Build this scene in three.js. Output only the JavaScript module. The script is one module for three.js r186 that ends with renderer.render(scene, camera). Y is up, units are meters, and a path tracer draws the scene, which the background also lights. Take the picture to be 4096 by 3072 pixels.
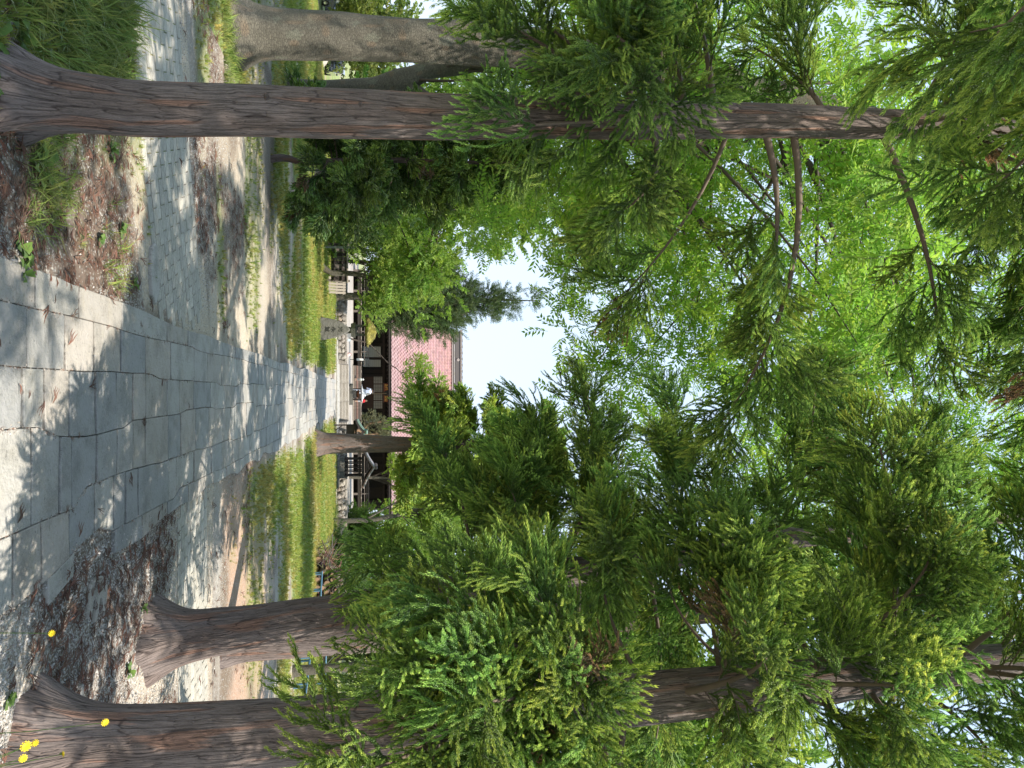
import * as THREE from 'three';
import { mergeGeometries } from 'three/addons/utils/BufferGeometryUtils.js';
import { MarchingCubes } from 'three/addons/objects/MarchingCubes.js';
import { RoundedBoxGeometry } from 'three/addons/geometries/RoundedBoxGeometry.js';

// ---------- camera (held upright, so the picture lies on its side: image right is up) ----------
const scene = new THREE.Scene();
const camera = new THREE.PerspectiveCamera(56.8, 4 / 3, 0.05, 3000);
camera.position.set(0, 1.75, 0);
camera.up.set(-1, 0, 0);
camera.lookAt(0, 1.75 + 10 * Math.tan(11.28 * Math.PI / 180), -10);
scene.add(camera);
// ---------- sky ----------
const SKYW = 256, SKYH = 128, skyData = new Float32Array(SKYW * SKYH * 4);
for (let j = 0; j < SKYH; j++) for (let i = 0; i < SKYW; i++) {
  const el = Math.max(0, Math.sin((j / (SKYH - 1) - 0.5) * Math.PI)), t = Math.pow(el, 0.55), k = (j * SKYW + i) * 4;
  skyData[k] = 0.62 - 0.16 * t; skyData[k + 1] = 0.71 - 0.09 * t; skyData[k + 2] = 0.82 + 0.04 * t; skyData[k + 3] = 1;
}
const sky = new THREE.DataTexture(skyData, SKYW, SKYH, THREE.RGBAFormat, THREE.FloatType);
sky.mapping = THREE.EquirectangularReflectionMapping; sky.magFilter = THREE.LinearFilter; sky.minFilter = THREE.LinearFilter; sky.needsUpdate = true;
scene.background = sky; scene.environment = sky;
scene.backgroundIntensity = 0.62; scene.environmentIntensity = 0.62;
// ---------- sun: high, from the right and a little behind the camera ----------
const sun = new THREE.DirectionalLight(0xfff5e6, 3.25);
sun.position.set(23, 62, 12); sun.target.position.set(0, 0, -20); scene.add(sun, sun.target);
sun.castShadow = true; sun.shadow.mapSize.set(4096, 4096); sun.shadow.radius = 1;
Object.assign(sun.shadow.camera, { left: -60, right: 60, top: 60, bottom: -60, near: 1, far: 250 });
// ---------- exposure ----------
const renderer = new THREE.WebGLRenderer({ antialias: true });
renderer.setSize(1024, 768);
renderer.toneMapping = THREE.LinearToneMapping;
renderer.toneMappingExposure = 2.7;
renderer.shadowMap.enabled = true;

// ---------- helpers ----------
const V = (x, y, z) => new THREE.Vector3(x, y, z), UPV = V(0, 1, 0);
function rng(s) { let a = s >>> 0; return () => { a = (a + 0x6D2B79F5) | 0; let t = Math.imul(a ^ (a >>> 15), 1 | a); t = (t + Math.imul(t ^ (t >>> 7), 61 | t)) ^ t; return ((t ^ (t >>> 14)) >>> 0) / 4294967296; }; }
const hash = (x, y, s = 0) => { let h = Math.imul(x | 0, 374761393) + Math.imul(y | 0, 668265263) + Math.imul(s | 0, 974634777); h = Math.imul(h ^ (h >>> 13), 1274126177); return ((h ^ (h >>> 16)) >>> 0) / 4294967296; };
const smooth = (a, b, x) => { const t = Math.min(1, Math.max(0, (x - a) / (b - a))); return t * t * (3 - 2 * t); };
const mod = (a, n) => ((a % n) + n) % n;
// value noise, -1..1; px, py: period in cells (0: none)
function vn(x, y, s = 0, px = 0, py = 0) {
  const xi = Math.floor(x), yi = Math.floor(y); let fx = x - xi, fy = y - yi; fx = fx * fx * (3 - 2 * fx); fy = fy * fy * (3 - 2 * fy);
  const X0 = px ? mod(xi, px) : xi, X1 = px ? mod(xi + 1, px) : xi + 1, Y0 = py ? mod(yi, py) : yi, Y1 = py ? mod(yi + 1, py) : yi + 1;
  const a = hash(X0, Y0, s), b = hash(X1, Y0, s), c = hash(X0, Y1, s), d = hash(X1, Y1, s);
  return (a + (b - a) * fx + (c - a) * fy + (a - b - c + d) * fx * fy) * 2 - 1;
}
const fbm = (x, y, s = 0, o = 4) => { let v = 0, a = 0.5; for (let i = 0; i < o; i++) { v += a * vn(x, y, s + i * 7); x *= 2.03; y *= 2.03; a *= 0.5; } return v; };
// nearest feature point of a jittered grid: [distance, id]
function cells(x, y, s = 0, px = 0, py = 0) {
  const xi = Math.floor(x), yi = Math.floor(y); let best = 9, id = 0, second = 9;
  for (let j = -1; j <= 1; j++) for (let i = -1; i <= 1; i++) {
    const cx = xi + i, cy = yi + j, hx = px ? mod(cx, px) : cx, hy = py ? mod(cy, py) : cy;
    const dx = cx + hash(hx, hy, s) - x, dy = cy + hash(hx, hy, s + 1) - y, d = Math.sqrt(dx * dx + dy * dy);
    if (d < best) { second = best; best = d; id = hash(hx, hy, s + 2); } else if (d < second) second = d;
  }
  return [best, id, second];
}
const toSrgb = c => { c = Math.min(1, Math.max(0, c)); return c <= 0.0031308 ? c * 12.92 : 1.055 * Math.pow(c, 1 / 2.4) - 0.055; };
function tex(w, h, fn, { srgb = true, repeat } = {}) {   // fn(u, v) -> linear rgb, u and v in 0..1
  const d = new Uint8Array(w * h * 4);
  for (let j = 0; j < h; j++) for (let i = 0; i < w; i++) {
    const c = fn((i + 0.5) / w, (j + 0.5) / h), k = (j * w + i) * 4;
    for (let n = 0; n < 3; n++) d[k + n] = 255 * (srgb ? toSrgb(c[n]) : Math.min(1, Math.max(0, c[n])));
    d[k + 3] = 255;
  }
  const t = new THREE.DataTexture(d, w, h, THREE.RGBAFormat); t.magFilter = THREE.LinearFilter; t.minFilter = THREE.LinearMipmapLinearFilter; t.generateMipmaps = true;
  t.wrapS = t.wrapT = THREE.RepeatWrapping; if (srgb) t.colorSpace = THREE.SRGBColorSpace; if (repeat) t.repeat.set(...repeat); t.needsUpdate = true; return t;
}
const lin = (r, g, b) => new THREE.Color().setRGB(r, g, b);
const std = (r, g, b, rough = 0.85, more = {}) => new THREE.MeshStandardMaterial({ color: lin(r, g, b), roughness: rough, ...more });
const mix3 = (a, b, t) => [a[0] + (b[0] - a[0]) * t, a[1] + (b[1] - a[1]) * t, a[2] + (b[2] - a[2]) * t];

// geometry collector: triangles with colours and uv, flat or smooth
class GB {
  constructor() { this.p = []; this.c = []; this.u = []; this.n = []; this.i = []; }
  v(x, y, z, c, u = 0, w = 0) { this.p.push(x, y, z); if (c) this.c.push(c[0], c[1], c[2]); this.u.push(u, w); return this.p.length / 3 - 1; }
  tri(a, b, c) { this.i.push(a, b, c); }
  quad(a, b, c, d) { this.i.push(a, b, c, a, c, d); }
  // tube through points with radii; colour by fn(t, k)
  tube(pts, rad, sides, col, cap = true, wobble) {
    const rings = []; let n = V(0, 0, 0), len = 0;
    for (let k = 0; k < pts.length; k++) {
      const t = (k < pts.length - 1 ? pts[k + 1].clone().sub(pts[k]) : pts[k].clone().sub(pts[k - 1])).normalize();
      if (k === 0) n = Math.abs(t.y) < 0.9 ? V(0, 1, 0).cross(t).normalize() : V(1, 0, 0).cross(t).normalize(); else n.sub(t.clone().multiplyScalar(n.dot(t))).normalize();
      if (k) len += pts[k].distanceTo(pts[k - 1]);
      const b = t.clone().cross(n), ring = [];
      for (let s = 0; s <= sides; s++) {
        const a = s / sides * Math.PI * 2, r = (Array.isArray(rad) ? rad[k] : rad) * (wobble ? wobble(a, len, k) : 1), c = Math.cos(a) * r, d = Math.sin(a) * r, q = pts[k];
        ring.push(this.v(q.x + n.x * c + b.x * d, q.y + n.y * c + b.y * d, q.z + n.z * c + b.z * d, col && (typeof col === 'function' ? col(k / (pts.length - 1), a) : col), s / sides * 6.283 * (Array.isArray(rad) ? rad[0] : rad), len));
      }
      rings.push(ring);
    }
    for (let k = 0; k + 1 < rings.length; k++) for (let s = 0; s < sides; s++) this.quad(rings[k][s], rings[k][s + 1], rings[k + 1][s + 1], rings[k + 1][s]);
    if (cap) for (const [ring, q, f] of [[rings[0], pts[0], 1], [rings[rings.length - 1], pts[pts.length - 1], 0]]) {
      const m = this.v(q.x, q.y, q.z, col && (typeof col === 'function' ? col(f ? 0 : 1, 0) : col));
      for (let s = 0; s < sides; s++) f ? this.tri(m, ring[s + 1], ring[s]) : this.tri(m, ring[s], ring[s + 1]);
    }
    return this;
  }
  geo(flat) {
    let g = new THREE.BufferGeometry();
    g.setAttribute('position', new THREE.Float32BufferAttribute(this.p, 3));
    if (this.c.length) g.setAttribute('color', new THREE.Float32BufferAttribute(this.c, 3));
    g.setAttribute('uv', new THREE.Float32BufferAttribute(this.u, 2));
    g.setIndex(this.i);
    if (flat) { g = g.toNonIndexed(); g.deleteAttribute('normal'); }
    g.computeVertexNormals(); return g;
  }
}
const taken = {};
function numbered(n) { if (taken[n] === undefined) { taken[n] = 0; return n; } taken[n]++; return n + '_' + String(taken[n]).padStart(3, '0'); }
function shade(o) { o.traverse(m => { if (m.isMesh) { m.castShadow = true; m.receiveShadow = true; } }); return o; }
function tag(o, label, category, group, kind) { o.userData = { ...o.userData, ...(label ? { label } : {}), ...(category ? { category } : {}), ...(group ? { group } : {}), ...(kind ? { kind } : {}) }; return o; }
function thing(name, label, category, [x, y, z] = [0, 0, 0], turn = 0, group) { const o = new THREE.Group(); o.name = numbered(name); o.position.set(x, y, z); o.rotation.y = turn; scene.add(o); return tag(o, label, category, group); }
function part(name, geo, mat, parent, at, turn) { const m = new THREE.Mesh(geo, mat); m.name = parent ? name : numbered(name); m.castShadow = m.receiveShadow = true; if (at) m.position.set(...at); if (turn) m.rotation.set(...turn); (parent || scene).add(m); return m; }
function structure(name, geo, mat) { const m = part(name, geo, mat); m.userData.kind = 'structure'; return m; }
const box = (w, h, d) => new THREE.BoxGeometry(w, h, d);
const rbox = (w, h, d, r = 0.01, s = 1) => new RoundedBoxGeometry(w, h, d, s, Math.min(r, w / 2.01, h / 2.01, d / 2.01));
const cyl = (r0, r1, h, s = 12) => new THREE.CylinderGeometry(r1, r0, h, s);
function stuffInst(name, geo, mat, list, parent, extra = {}) {   // list of {m: Matrix4, c: [r,g,b]}
  if (!list.length) return null;
  const im = new THREE.InstancedMesh(geo, mat, list.length), col = new THREE.Color();
  im.name = parent ? name : numbered(name); im.castShadow = im.receiveShadow = true;
  list.forEach((e, i) => { im.setMatrixAt(i, e.m); im.setColorAt(i, col.setRGB(...(e.c || [1, 1, 1]))); });
  im.userData = { kind: 'stuff', ...extra }; (parent || scene).add(im); return im;
}
const _q = new THREE.Quaternion(), _b = new THREE.Matrix4();
function placeM(pos, dir, roll, sc) {   // a matrix that turns +y to dir, rolled about it
  _q.setFromUnitVectors(UPV, dir); const q2 = new THREE.Quaternion().setFromAxisAngle(dir, roll).multiply(_q);
  return new THREE.Matrix4().compose(pos, q2, typeof sc === 'number' ? V(sc, sc, sc) : sc);
}

// ---------- terrain ----------
const levelled = (X, Z) => { const left = X < 0.2, q = left ? Z - (6.44 + (X + 0.58) * 0.359) : Z - 7.02, w = left ? 1.63 : 1.2; return Math.max(smooth(-0.05, -0.5, q), smooth(w + 0.05, w + 0.5, q)); };
const terr = (X, Z) => -1.75 * smooth(-9, -21, X) * smooth(18, 42, Z) + 0.025 * fbm(X * 0.35, Z * 0.35, 5, 2) * levelled(X, Z) * smooth(1.6, 2.6, Math.abs(X - 0.2 - 0.0114 * Z));
const pathC = Z => 0.2 + 0.0114 * Z;
// how much of the ground is grass, gravel, needle litter at a place (0..1)
function grassAt(X, Z) {
  const side = X - pathC(Z), n = fbm(X * 0.55, Z * 0.55, 11, 4), st = fbm(X * 0.22, Z * 1.1, 31, 4);
  if (Math.abs(side) < 0.9 && Z < 38) return 0;
  let g = smooth(10.5, 16, Z + n * 5 + (side > 0 ? 0.8 : -1.2)) * smooth(-0.3, 0.05, st + 0.1 + n * 0.35 + smooth(14, 26, Z) * 0.22);
  if (side < 0 && Z < 7) g = Math.max(g, smooth(-1.0, -1.9, X + n * 1.2) * 0.9, smooth(0.25, 0.5, fbm(X * 1.1, Z * 1.1, 71, 3)) * 0.6);
  g *= 1 - smooth(36.5, 38, Z) * smooth(-14, -12, X) * (1 - smooth(7.5, 9, X));
  if (side < 0 && Z > 7.6 && Z < 13) g = Math.max(g, 0.5 * smooth(0.05, 0.35, st + n * 0.4));
  if (X < -4 && Z > 8.3 && Z < 10.6) g = Math.max(g, 0.9);
  return g * smooth(0.85, 1.25, Math.abs(side) + n * 0.3);
}
const gravelAt = (X, Z) => { const n = fbm(X * 0.9, Z * 0.9, 51, 4); const near = smooth(-0.35, 0.15, n + (X > 0 ? smooth(5.6, 4.2, Z) * 0.4 + smooth(2.2, 1.2, X) * 0.16 : -0.08)); return near * smooth(9, 6.4, Z) + 0.35 * smooth(6.4, 9, Z) * smooth(-0.1, 0.25, n); };
const litterAt = (X, Z) => smooth(-0.2, 0.25, fbm(X * 1.3 + 9, Z * 0.8, 61, 4) + smooth(8, 4, Z) * 0.2 - smooth(0.7, 1.0, X) * smooth(4.9, 4.2, Z) * smooth(1.9, 1.5, X) * 0.35 - smooth(7.6, 9, Z) * 0.3);
// strips covered by the crossing pavers
const onPaver = (X, Z) => { const a = Z - (6.44 + (X + 0.58) * 0.359), b = Z - 7.02; return X < pathC(Z) ? (X > -6 && a > -0.02 && a < 1.64) : (X < 5.3 && b > -0.02 && b < 1.22); };
const COL = { sand: [0.45, 0.385, 0.30], tan: [0.37, 0.25, 0.18], grey: [0.30, 0.28, 0.25], litter: [0.125, 0.092, 0.072], soil: [0.17, 0.13, 0.095], grass: [0.16, 0.23, 0.045], pale: [0.42, 0.39, 0.34], dry: [0.33, 0.28, 0.13] };
function groundColour(X, Z, fine) {
  const n = fbm(X * 0.8, Z * 0.8, 3, 4), n2 = fbm(X * 0.35, Z * 1.6, 17, 4), side = X - pathC(Z);
  let c = mix3(COL.soil, COL.grey, smooth(-0.3, 0.3, n2));
  c = mix3(c, COL.sand, smooth(0, 0.4, n) * 0.7);
  if (side > 0) c = mix3(c, COL.tan, smooth(9.0, 9.8, Z + n) * smooth(14, 11.5, Z));
  else c = mix3(c, COL.sand, smooth(7.8, 8.6, Z) * smooth(14.5, 10, Z) * smooth(-0.4, 0.1, n2) * 0.95);
  c = mix3(c, COL.sand, onPaver(X, Z) || onPaver(X, Z + 0.35) || onPaver(X, Z - 0.3) ? 0.85 : 0);
  c = mix3(c, COL.litter, litterAt(X, Z) * 0.85);
  const gr = gravelAt(X, Z);
  if (fine) {
    const [d, id] = cells(X * 62, Z * 62, 5); if (id < 0.25 + gr * 0.6 && d < 0.42) c = mix3(c, [0.33 + id * 0.35, 0.33 + id * 0.34, 0.31 + id * 0.33], 0.75);
    const f = vn(X * 90, Z * 90, 8) * 0.5 + vn(X * 240, Z * 240, 9) * 0.5; c = c.map(v => v * (1 + f * 0.45));
  } else c = mix3(c, COL.grey, gr * 0.4);
  const g = grassAt(X, Z); c = mix3(c, mix3(COL.grass, COL.dry, smooth(-0.1, 0.5, n2) * 0.8), g * 0.85);
  c = mix3(c, COL.pale, smooth(36.5, 38, Z) * smooth(-14, -12, X) * (1 - smooth(7.5, 9, X)) * 0.8);
  return c;
}
{
  const gb = new GB(), xs = [-400, -200, -100, -60], zs = [-120, -60, -30];
  for (let x = -40; x <= 40; x += 1) xs.push(x); xs.push(60, 100, 200, 400);
  for (let z = -15; z <= 70; z += 1) zs.push(z); zs.push(90, 120, 180, 300, 600);
  const id = xs.map(x => zs.map(z => gb.v(x, terr(x, z) - 0.03, -z, null, (x + 40) / 80, (z - 5) / 80)));
  for (let i = 0; i + 1 < xs.length; i++) for (let j = 0; j + 1 < zs.length; j++) gb.quad(id[i][j], id[i + 1][j], id[i + 1][j + 1], id[i][j + 1]);
  const farT = tex(1024, 1024, (u, v) => { const c = groundColour(u * 80 - 40, v * 80 + 5, false), f = 1 + 0.35 * vn(u * 900, v * 900, 4); return c.map(k => k * f); });
  structure('ground', gb.geo(), new THREE.MeshStandardMaterial({ map: farT, roughness: 1 }));
  const nb = new GB(), N = 112, nid = [];
  for (let i = 0; i <= N; i++) { nid.push([]); for (let j = 0; j <= N; j++) { const X = -8 + 16 * i / N, Z = 1 + 16 * j / N; nid[i].push(nb.v(X, terr(X, Z) + 0.012 * fbm(X * 3, Z * 3, 44, 3) * levelled(X, Z) * smooth(0.9, 1.3, Math.abs(X - pathC(Z))) - 0.016 * smooth(16.2, 16.9, Z), -Z, null, i / N, j / N)); } }
  for (let i = 0; i < N; i++) for (let j = 0; j < N; j++) nb.quad(nid[i][j], nid[i + 1][j], nid[i + 1][j + 1], nid[i][j + 1]);
  const nearT = tex(2048, 2048, (u, v) => groundColour(u * 16 - 8, 1 + v * 16, true));
  const bumpT = tex(512, 512, (u, v) => { const [d] = cells(u * 48, v * 48, 3, 48, 48); const f = 0.5 + 0.3 * (0.5 - d) + 0.25 * vn(u * 128, v * 128, 6, 128, 128); return [f, f, f]; }, { srgb: false, repeat: [16, 16] });
  structure('gravel_ground', nb.geo(), new THREE.MeshStandardMaterial({ map: nearT, roughness: 1, bumpMap: bumpT, bumpScale: 0.012 }));
}
console.log('ground');

// ---------- the flagstone path ----------
const stoneT = tex(1024, 1024, (u, v) => {
  const a = vn(u * 6, v * 6, 1, 6, 6) * 0.5 + vn(u * 17, v * 17, 2, 17, 17) * 0.3 + vn(u * 60, v * 60, 3, 60, 60) * 0.18, f = vn(u * 300, v * 300, 4, 300, 300) * 0.14;
  const pit = vn(u * 40, v * 120, 5, 40, 120) > 0.84 ? 0.6 : 1, st = vn(u * 9, v * 9, 12, 9, 9), w = Math.max(0, st - 0.35) * 0.9;
  const k = (1 + a * 0.42 + f * 1.3) * pit; return [0.92 * k + w * 0.12, 0.92 * k + w * 0.08, 0.90 * k];
});
const stoneB = tex(512, 512, (u, v) => { const k = 0.5 + 0.25 * vn(u * 20, v * 20, 21, 20, 20) + 0.18 * vn(u * 70, v * 70, 22, 70, 70) + 0.1 * vn(u * 200, v * 200, 23, 200, 200); return [k, k, k]; }, { srgb: false });
const stoneMats = [[0.345, 0.335, 0.315], [0.30, 0.298, 0.287], [0.37, 0.36, 0.335], [0.34, 0.318, 0.288], [0.28, 0.282, 0.278], [0.365, 0.338, 0.305]].map(c => new THREE.MeshStandardMaterial({ color: lin(...c), map: stoneT, bumpMap: stoneB, bumpScale: 0.01, roughness: 0.82 }));
let seamAt = null; const stonePath = thing('stone_path'); stonePath.userData.kind = 'structure';
function slab(poly, h, mat, parent, name, y, bevel = 0.012) {   // poly: [X, Z] corners; a flat stone with worn edges
  const sh = new THREE.Shape(poly.map(([x, z]) => new THREE.Vector2(x, z)));
  const g = new THREE.ExtrudeGeometry(sh, { depth: h - bevel, bevelEnabled: true, bevelThickness: bevel, bevelSize: bevel, bevelOffset: -bevel, bevelSegments: 2, steps: 1 });
  g.rotateX(-Math.PI / 2); return part(name, g, mat, parent, [0, y, 0]);
}
{
  const R = rng(77), lanes = [-0.82, -0.645, -0.33, 0.02, 0.375, 0.69, 0.86];
  const given = [[4.14, 4.71, 5.47, 6.61, 7.33, 8.96], [4.05, 4.51, 4.95, 5.44, 6.0, 6.72, 7.56], [4.0, 4.24, 4.57, 4.97, 5.35, 5.7, 6.0, 6.61, 7.0, 7.56], [4.1, 4.44, 4.6, 4.99, 5.36, 5.7, 5.99, 6.64, 7.05, 7.62], [3.9, 4.2, 4.57, 4.97, 5.31, 5.54, 5.82, 6.64, 6.92, 7.56], [4.28, 4.64, 5.33, 5.93, 6.62, 7.33]];
  const raw = (i, Z) => pathC(Z) + lanes[i] + 0.022 * vn(Z * 0.5, i * 9.7, 90) + 0.006 * vn(Z * 3, i * 5.3, 91) + (i === 0 ? 0.03 * vn(Z * 0.7, 3, 92) : 0) + (i === 6 ? 0.06 * vn(Z * 1.7, 8, 93) + 0.2 * smooth(5.2, 3.8, Z) : 0) + (i === 5 ? 0.2 * smooth(5.4, 3.8, Z) : 0) + (i === 4 ? 0.1 * smooth(5.4, 3.8, Z) : 0) - (i === 3 || i === 4 ? 0.06 * smooth(5, 4, Z) : 0);
  const ST = 0.22, node = (i, k) => raw(i, k * ST) + (i > 0 && i < 6 ? (i === 1 ? 0.012 : 0.085) * (hash(Math.floor(k * ST / (0.9 + i * 0.17)), i, 8) - 0.5) * 2 * (hash(Math.floor(k * ST / (0.9 + i * 0.17)), i, 9) < 0.6 ? 1 : 0.2) : 0);
  const edge = (i, Z) => { const k = Math.floor(Z / ST), t = Z / ST - k; return node(i, k) * (1 - t) + node(i, k + 1) * t; };
  seamAt = edge;
  const side = (i, z0, z1) => { const out = []; for (let k = Math.ceil(z0 / ST + 0.2); k * ST < z1 - 0.04; k++) out.push([edge(i, k * ST), k * ST]); return out; };
  for (let l = 0; l < 6; l++) {
    let cut = [2.4, 3.0, 3.45, ...given[l]], z = cut[cut.length - 1];
    while (z < 36.5) { z += (l === 0 || l === 5 ? 0.45 + R() * 0.6 : 0.34 + R() * 0.42) * (1 + z / 60); cut.push(z); }
    for (let k = 0; k + 1 < cut.length; k++) {
      const t0 = (R() - 0.5) * 0.05, t1 = (R() - 0.5) * 0.05, g = 0.0014 + R() * 0.0022, g2 = 0.009 + R() * 0.006, z0 = cut[k] + g2, z1 = cut[k + 1] - g2, m = (z0 + z1) / 2;
      if (l === 5 && (k === 2 || (z0 > 4.6 && z0 < 4.7))) continue;
      const nick = () => (R() - 0.5) * 0.016;
      const poly = [[edge(l, z0) + g, z0 + t0 * 0.3], [(edge(l, z0) + edge(l + 1, z0)) / 2, z0 + nick()], [edge(l + 1, z0) - g, z0 - t0 * 0.3], ...side(l + 1, z0, z1).map(([x, z]) => [x - g, z]), [edge(l + 1, z1) - g, z1 + t1 * 0.3], [(edge(l, z1) + edge(l + 1, z1)) / 2, z1 + nick()], [edge(l, z1) + g, z1 - t1 * 0.3], ...side(l, z0, z1).reverse().map(([x, z]) => [x + g, z])];
      const s = slab(poly, 0.07, stoneMats[Math.floor(R() * 6)], stonePath, 'flagstone', -0.042 + (R() - 0.5) * 0.009, 0.0045);
      s.rotation.z = (R() - 0.5) * 0.004;
    }
  }
  // the paved court in front of the steps
  for (let z = 38.6; z < 41.6; z += 0.62) for (let x = -2.4 + R() * 0.3; x < 3.4;) { const w = 0.55 + R() * 0.6; slab([[x + 0.01, z + 0.01], [x + w - 0.01, z + 0.01], [x + w - 0.01, z + 0.61], [x + 0.01, z + 0.61]], 0.06, stoneMats[2], stonePath, 'flagstone', -0.02 + (R() - 0.5) * 0.008, 0.01); x += w; }
}
// ---------- the paver path that crosses it ----------
{
  const R = rng(5), mats = [[0.47, 0.45, 0.40], [0.44, 0.425, 0.385], [0.50, 0.48, 0.43], [0.45, 0.43, 0.38], [0.55, 0.53, 0.475]].map(c => new THREE.MeshStandardMaterial({ color: lin(...c), map: stoneT, bumpMap: stoneB, bumpScale: 0.006, roughness: 0.9 }));
  const bl = 0.215, bw = 0.118, geo = rbox(bl - 0.008, 0.06, bw - 0.008, 0.006, 1);
  const lay = (name, ox, oz, ang, x0, x1, rows, skip) => {
    const g = thing(name); g.userData.kind = 'structure'; g.position.set(ox, 0, -oz); g.rotation.y = ang; const list = [];
    for (let r = 0; r < rows; r++) for (let k = Math.floor(x0 / bl); k < x1 / bl; k++) list.push([(k + (r % 2) * 0.5) * bl, -(r + 0.5) * bw]);
    list.filter(([x, z]) => !skip(x * Math.cos(ang) + z * Math.sin(ang) + ox, oz + x * Math.sin(ang) - z * Math.cos(ang))).map(e => [e, Math.hypot(e[0] * Math.cos(ang) + ox, oz + e[0] * Math.sin(ang) - e[1])]).sort((a, b) => a[1] - b[1]).forEach(([[x, z]], i, all) => {
      const y = -0.0205 + (R() - 0.5) * 0.006, m = mats[Math.floor(R() * 5)], yaw = (R() - 0.5) * 0.02;
      if (i < 298) part('paver', geo, m, g, [x, y, z], [(R() - 0.5) * 0.01, yaw, (R() - 0.5) * 0.01]);
      else (all.rest = all.rest || []).push({ m: new THREE.Matrix4().compose(V(x, y, z), new THREE.Quaternion(), V(1, 1, 1)) });
      if (i === all.length - 1 && all.rest) stuffInst('paver', geo, mats[1], all.rest, g);
    });
  };
  lay('paver_path', -0.58, 6.44, 0.345 * -1 * -1, -5.2, 0.3, 13, (X, Z) => X > pathC(Z) - 0.86 || X < -6);
  lay('paver_path', 1.14, 7.02, 0.02, -0.1, 4.2, 10, (X, Z) => X < pathC(Z) + 0.9);
}
console.log('paths');
// ---------- bark ----------
const barkT = tex(512, 1024, (u, v) => {      // cryptomeria: long fibrous strips, 0.5 m x 1.2 m
  const w = vn(u * 10, v * 4, 1, 10, 4) * 0.02 + vn(u * 20, v * 14, 12, 20, 14) * 0.008, x = u + w;
  const f1 = Math.abs(vn(x * 38, v * 6, 2, 38, 6)), f2 = Math.abs(vn(x * 60, v * 12, 3, 60, 12)), st = vn(x * 110, v * 20, 4, 110, 20);
  const crack = smooth(0.11, 0.01, f1) * 0.7 + smooth(0.10, 0.01, f2) * 0.4, red = smooth(0.35, 0.8, vn(x * 13, v * 3, 5, 13, 3) + st * 0.2), g = 0.5 + 0.5 * vn(u * 5, v * 3, 6, 5, 3);
  let c = mix3([0.195, 0.165, 0.155], [0.15, 0.115, 0.10], g); c = mix3(c, [0.27, 0.14, 0.09], red * 0.6); c = c.map(k => k * (1 + st * 0.28 + 0.15 * vn(u * 200, v * 160, 7, 200, 160)));
  return mix3(c, [0.032, 0.022, 0.02], Math.min(1, crack));
});
const barkB = tex(512, 1024, (u, v) => {
  const w = vn(u * 10, v * 4, 1, 10, 4) * 0.02 + vn(u * 20, v * 14, 12, 20, 14) * 0.008, x = u + w;
  const f1 = Math.abs(vn(x * 38, v * 6, 2, 38, 6)), f2 = Math.abs(vn(x * 60, v * 12, 3, 60, 12)), st = vn(x * 110, v * 20, 4, 110, 20);
  const k = 0.2 + 0.45 * smooth(0, 0.25, f1) + 0.22 * smooth(0, 0.2, f2) + st * 0.12; return [k, k, k];
}, { srgb: false });
const cedarBark = new THREE.MeshStandardMaterial({ map: barkT, bumpMap: barkB, bumpScale: 0.014, roughness: 0.95 });
for (const t of [barkT, barkB]) t.repeat.set(2, 1 / 1.2);
const zelT = tex(512, 512, (u, v) => {
  const x = u + 0.02 * vn(u * 12, v * 12, 1, 12, 12), [d, id, e] = cells(x * 22, v * 44, 3, 22, 44), ed = smooth(0.16, 0.0, e - d), lich = smooth(0.3, 0.7, vn(u * 5, v * 5, 8, 5, 5) + 0.3 * vn(u * 30, v * 30, 9, 30, 30)), warm = smooth(0.45, 0.8, vn(u * 7, v * 5, 14, 7, 5));
  let c = mix3([0.095, 0.088, 0.07], [0.135, 0.125, 0.10], id); c = mix3(c, [0.17, 0.18, 0.14], lich * 0.5); c = mix3(c, [0.24, 0.16, 0.10], warm * 0.3); c = c.map(k => k * (1 + 0.2 * vn(u * 120, v * 120, 5, 120, 120)));
  return mix3(c, [0.045, 0.04, 0.03], ed * 0.85);
});
const zelB = tex(512, 512, (u, v) => { const x = u + 0.02 * vn(u * 12, v * 12, 1, 12, 12), [d, , e] = cells(x * 22, v * 44, 3, 22, 44), k = 0.35 + 0.4 * smooth(0, 0.25, e - d) + 0.2 * vn(u * 9, v * 9, 15, 9, 9); return [k, k, k]; }, { srgb: false });
for (const t of [zelT, zelB]) t.repeat.set(1, 1);
const greyBark = new THREE.MeshStandardMaterial({ map: zelT, bumpMap: zelB, bumpScale: 0.012, roughness: 0.95 });
const twigMat = std(0.15, 0.115, 0.09, 0.95), darkTwig = std(0.075, 0.06, 0.048, 0.95);

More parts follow.
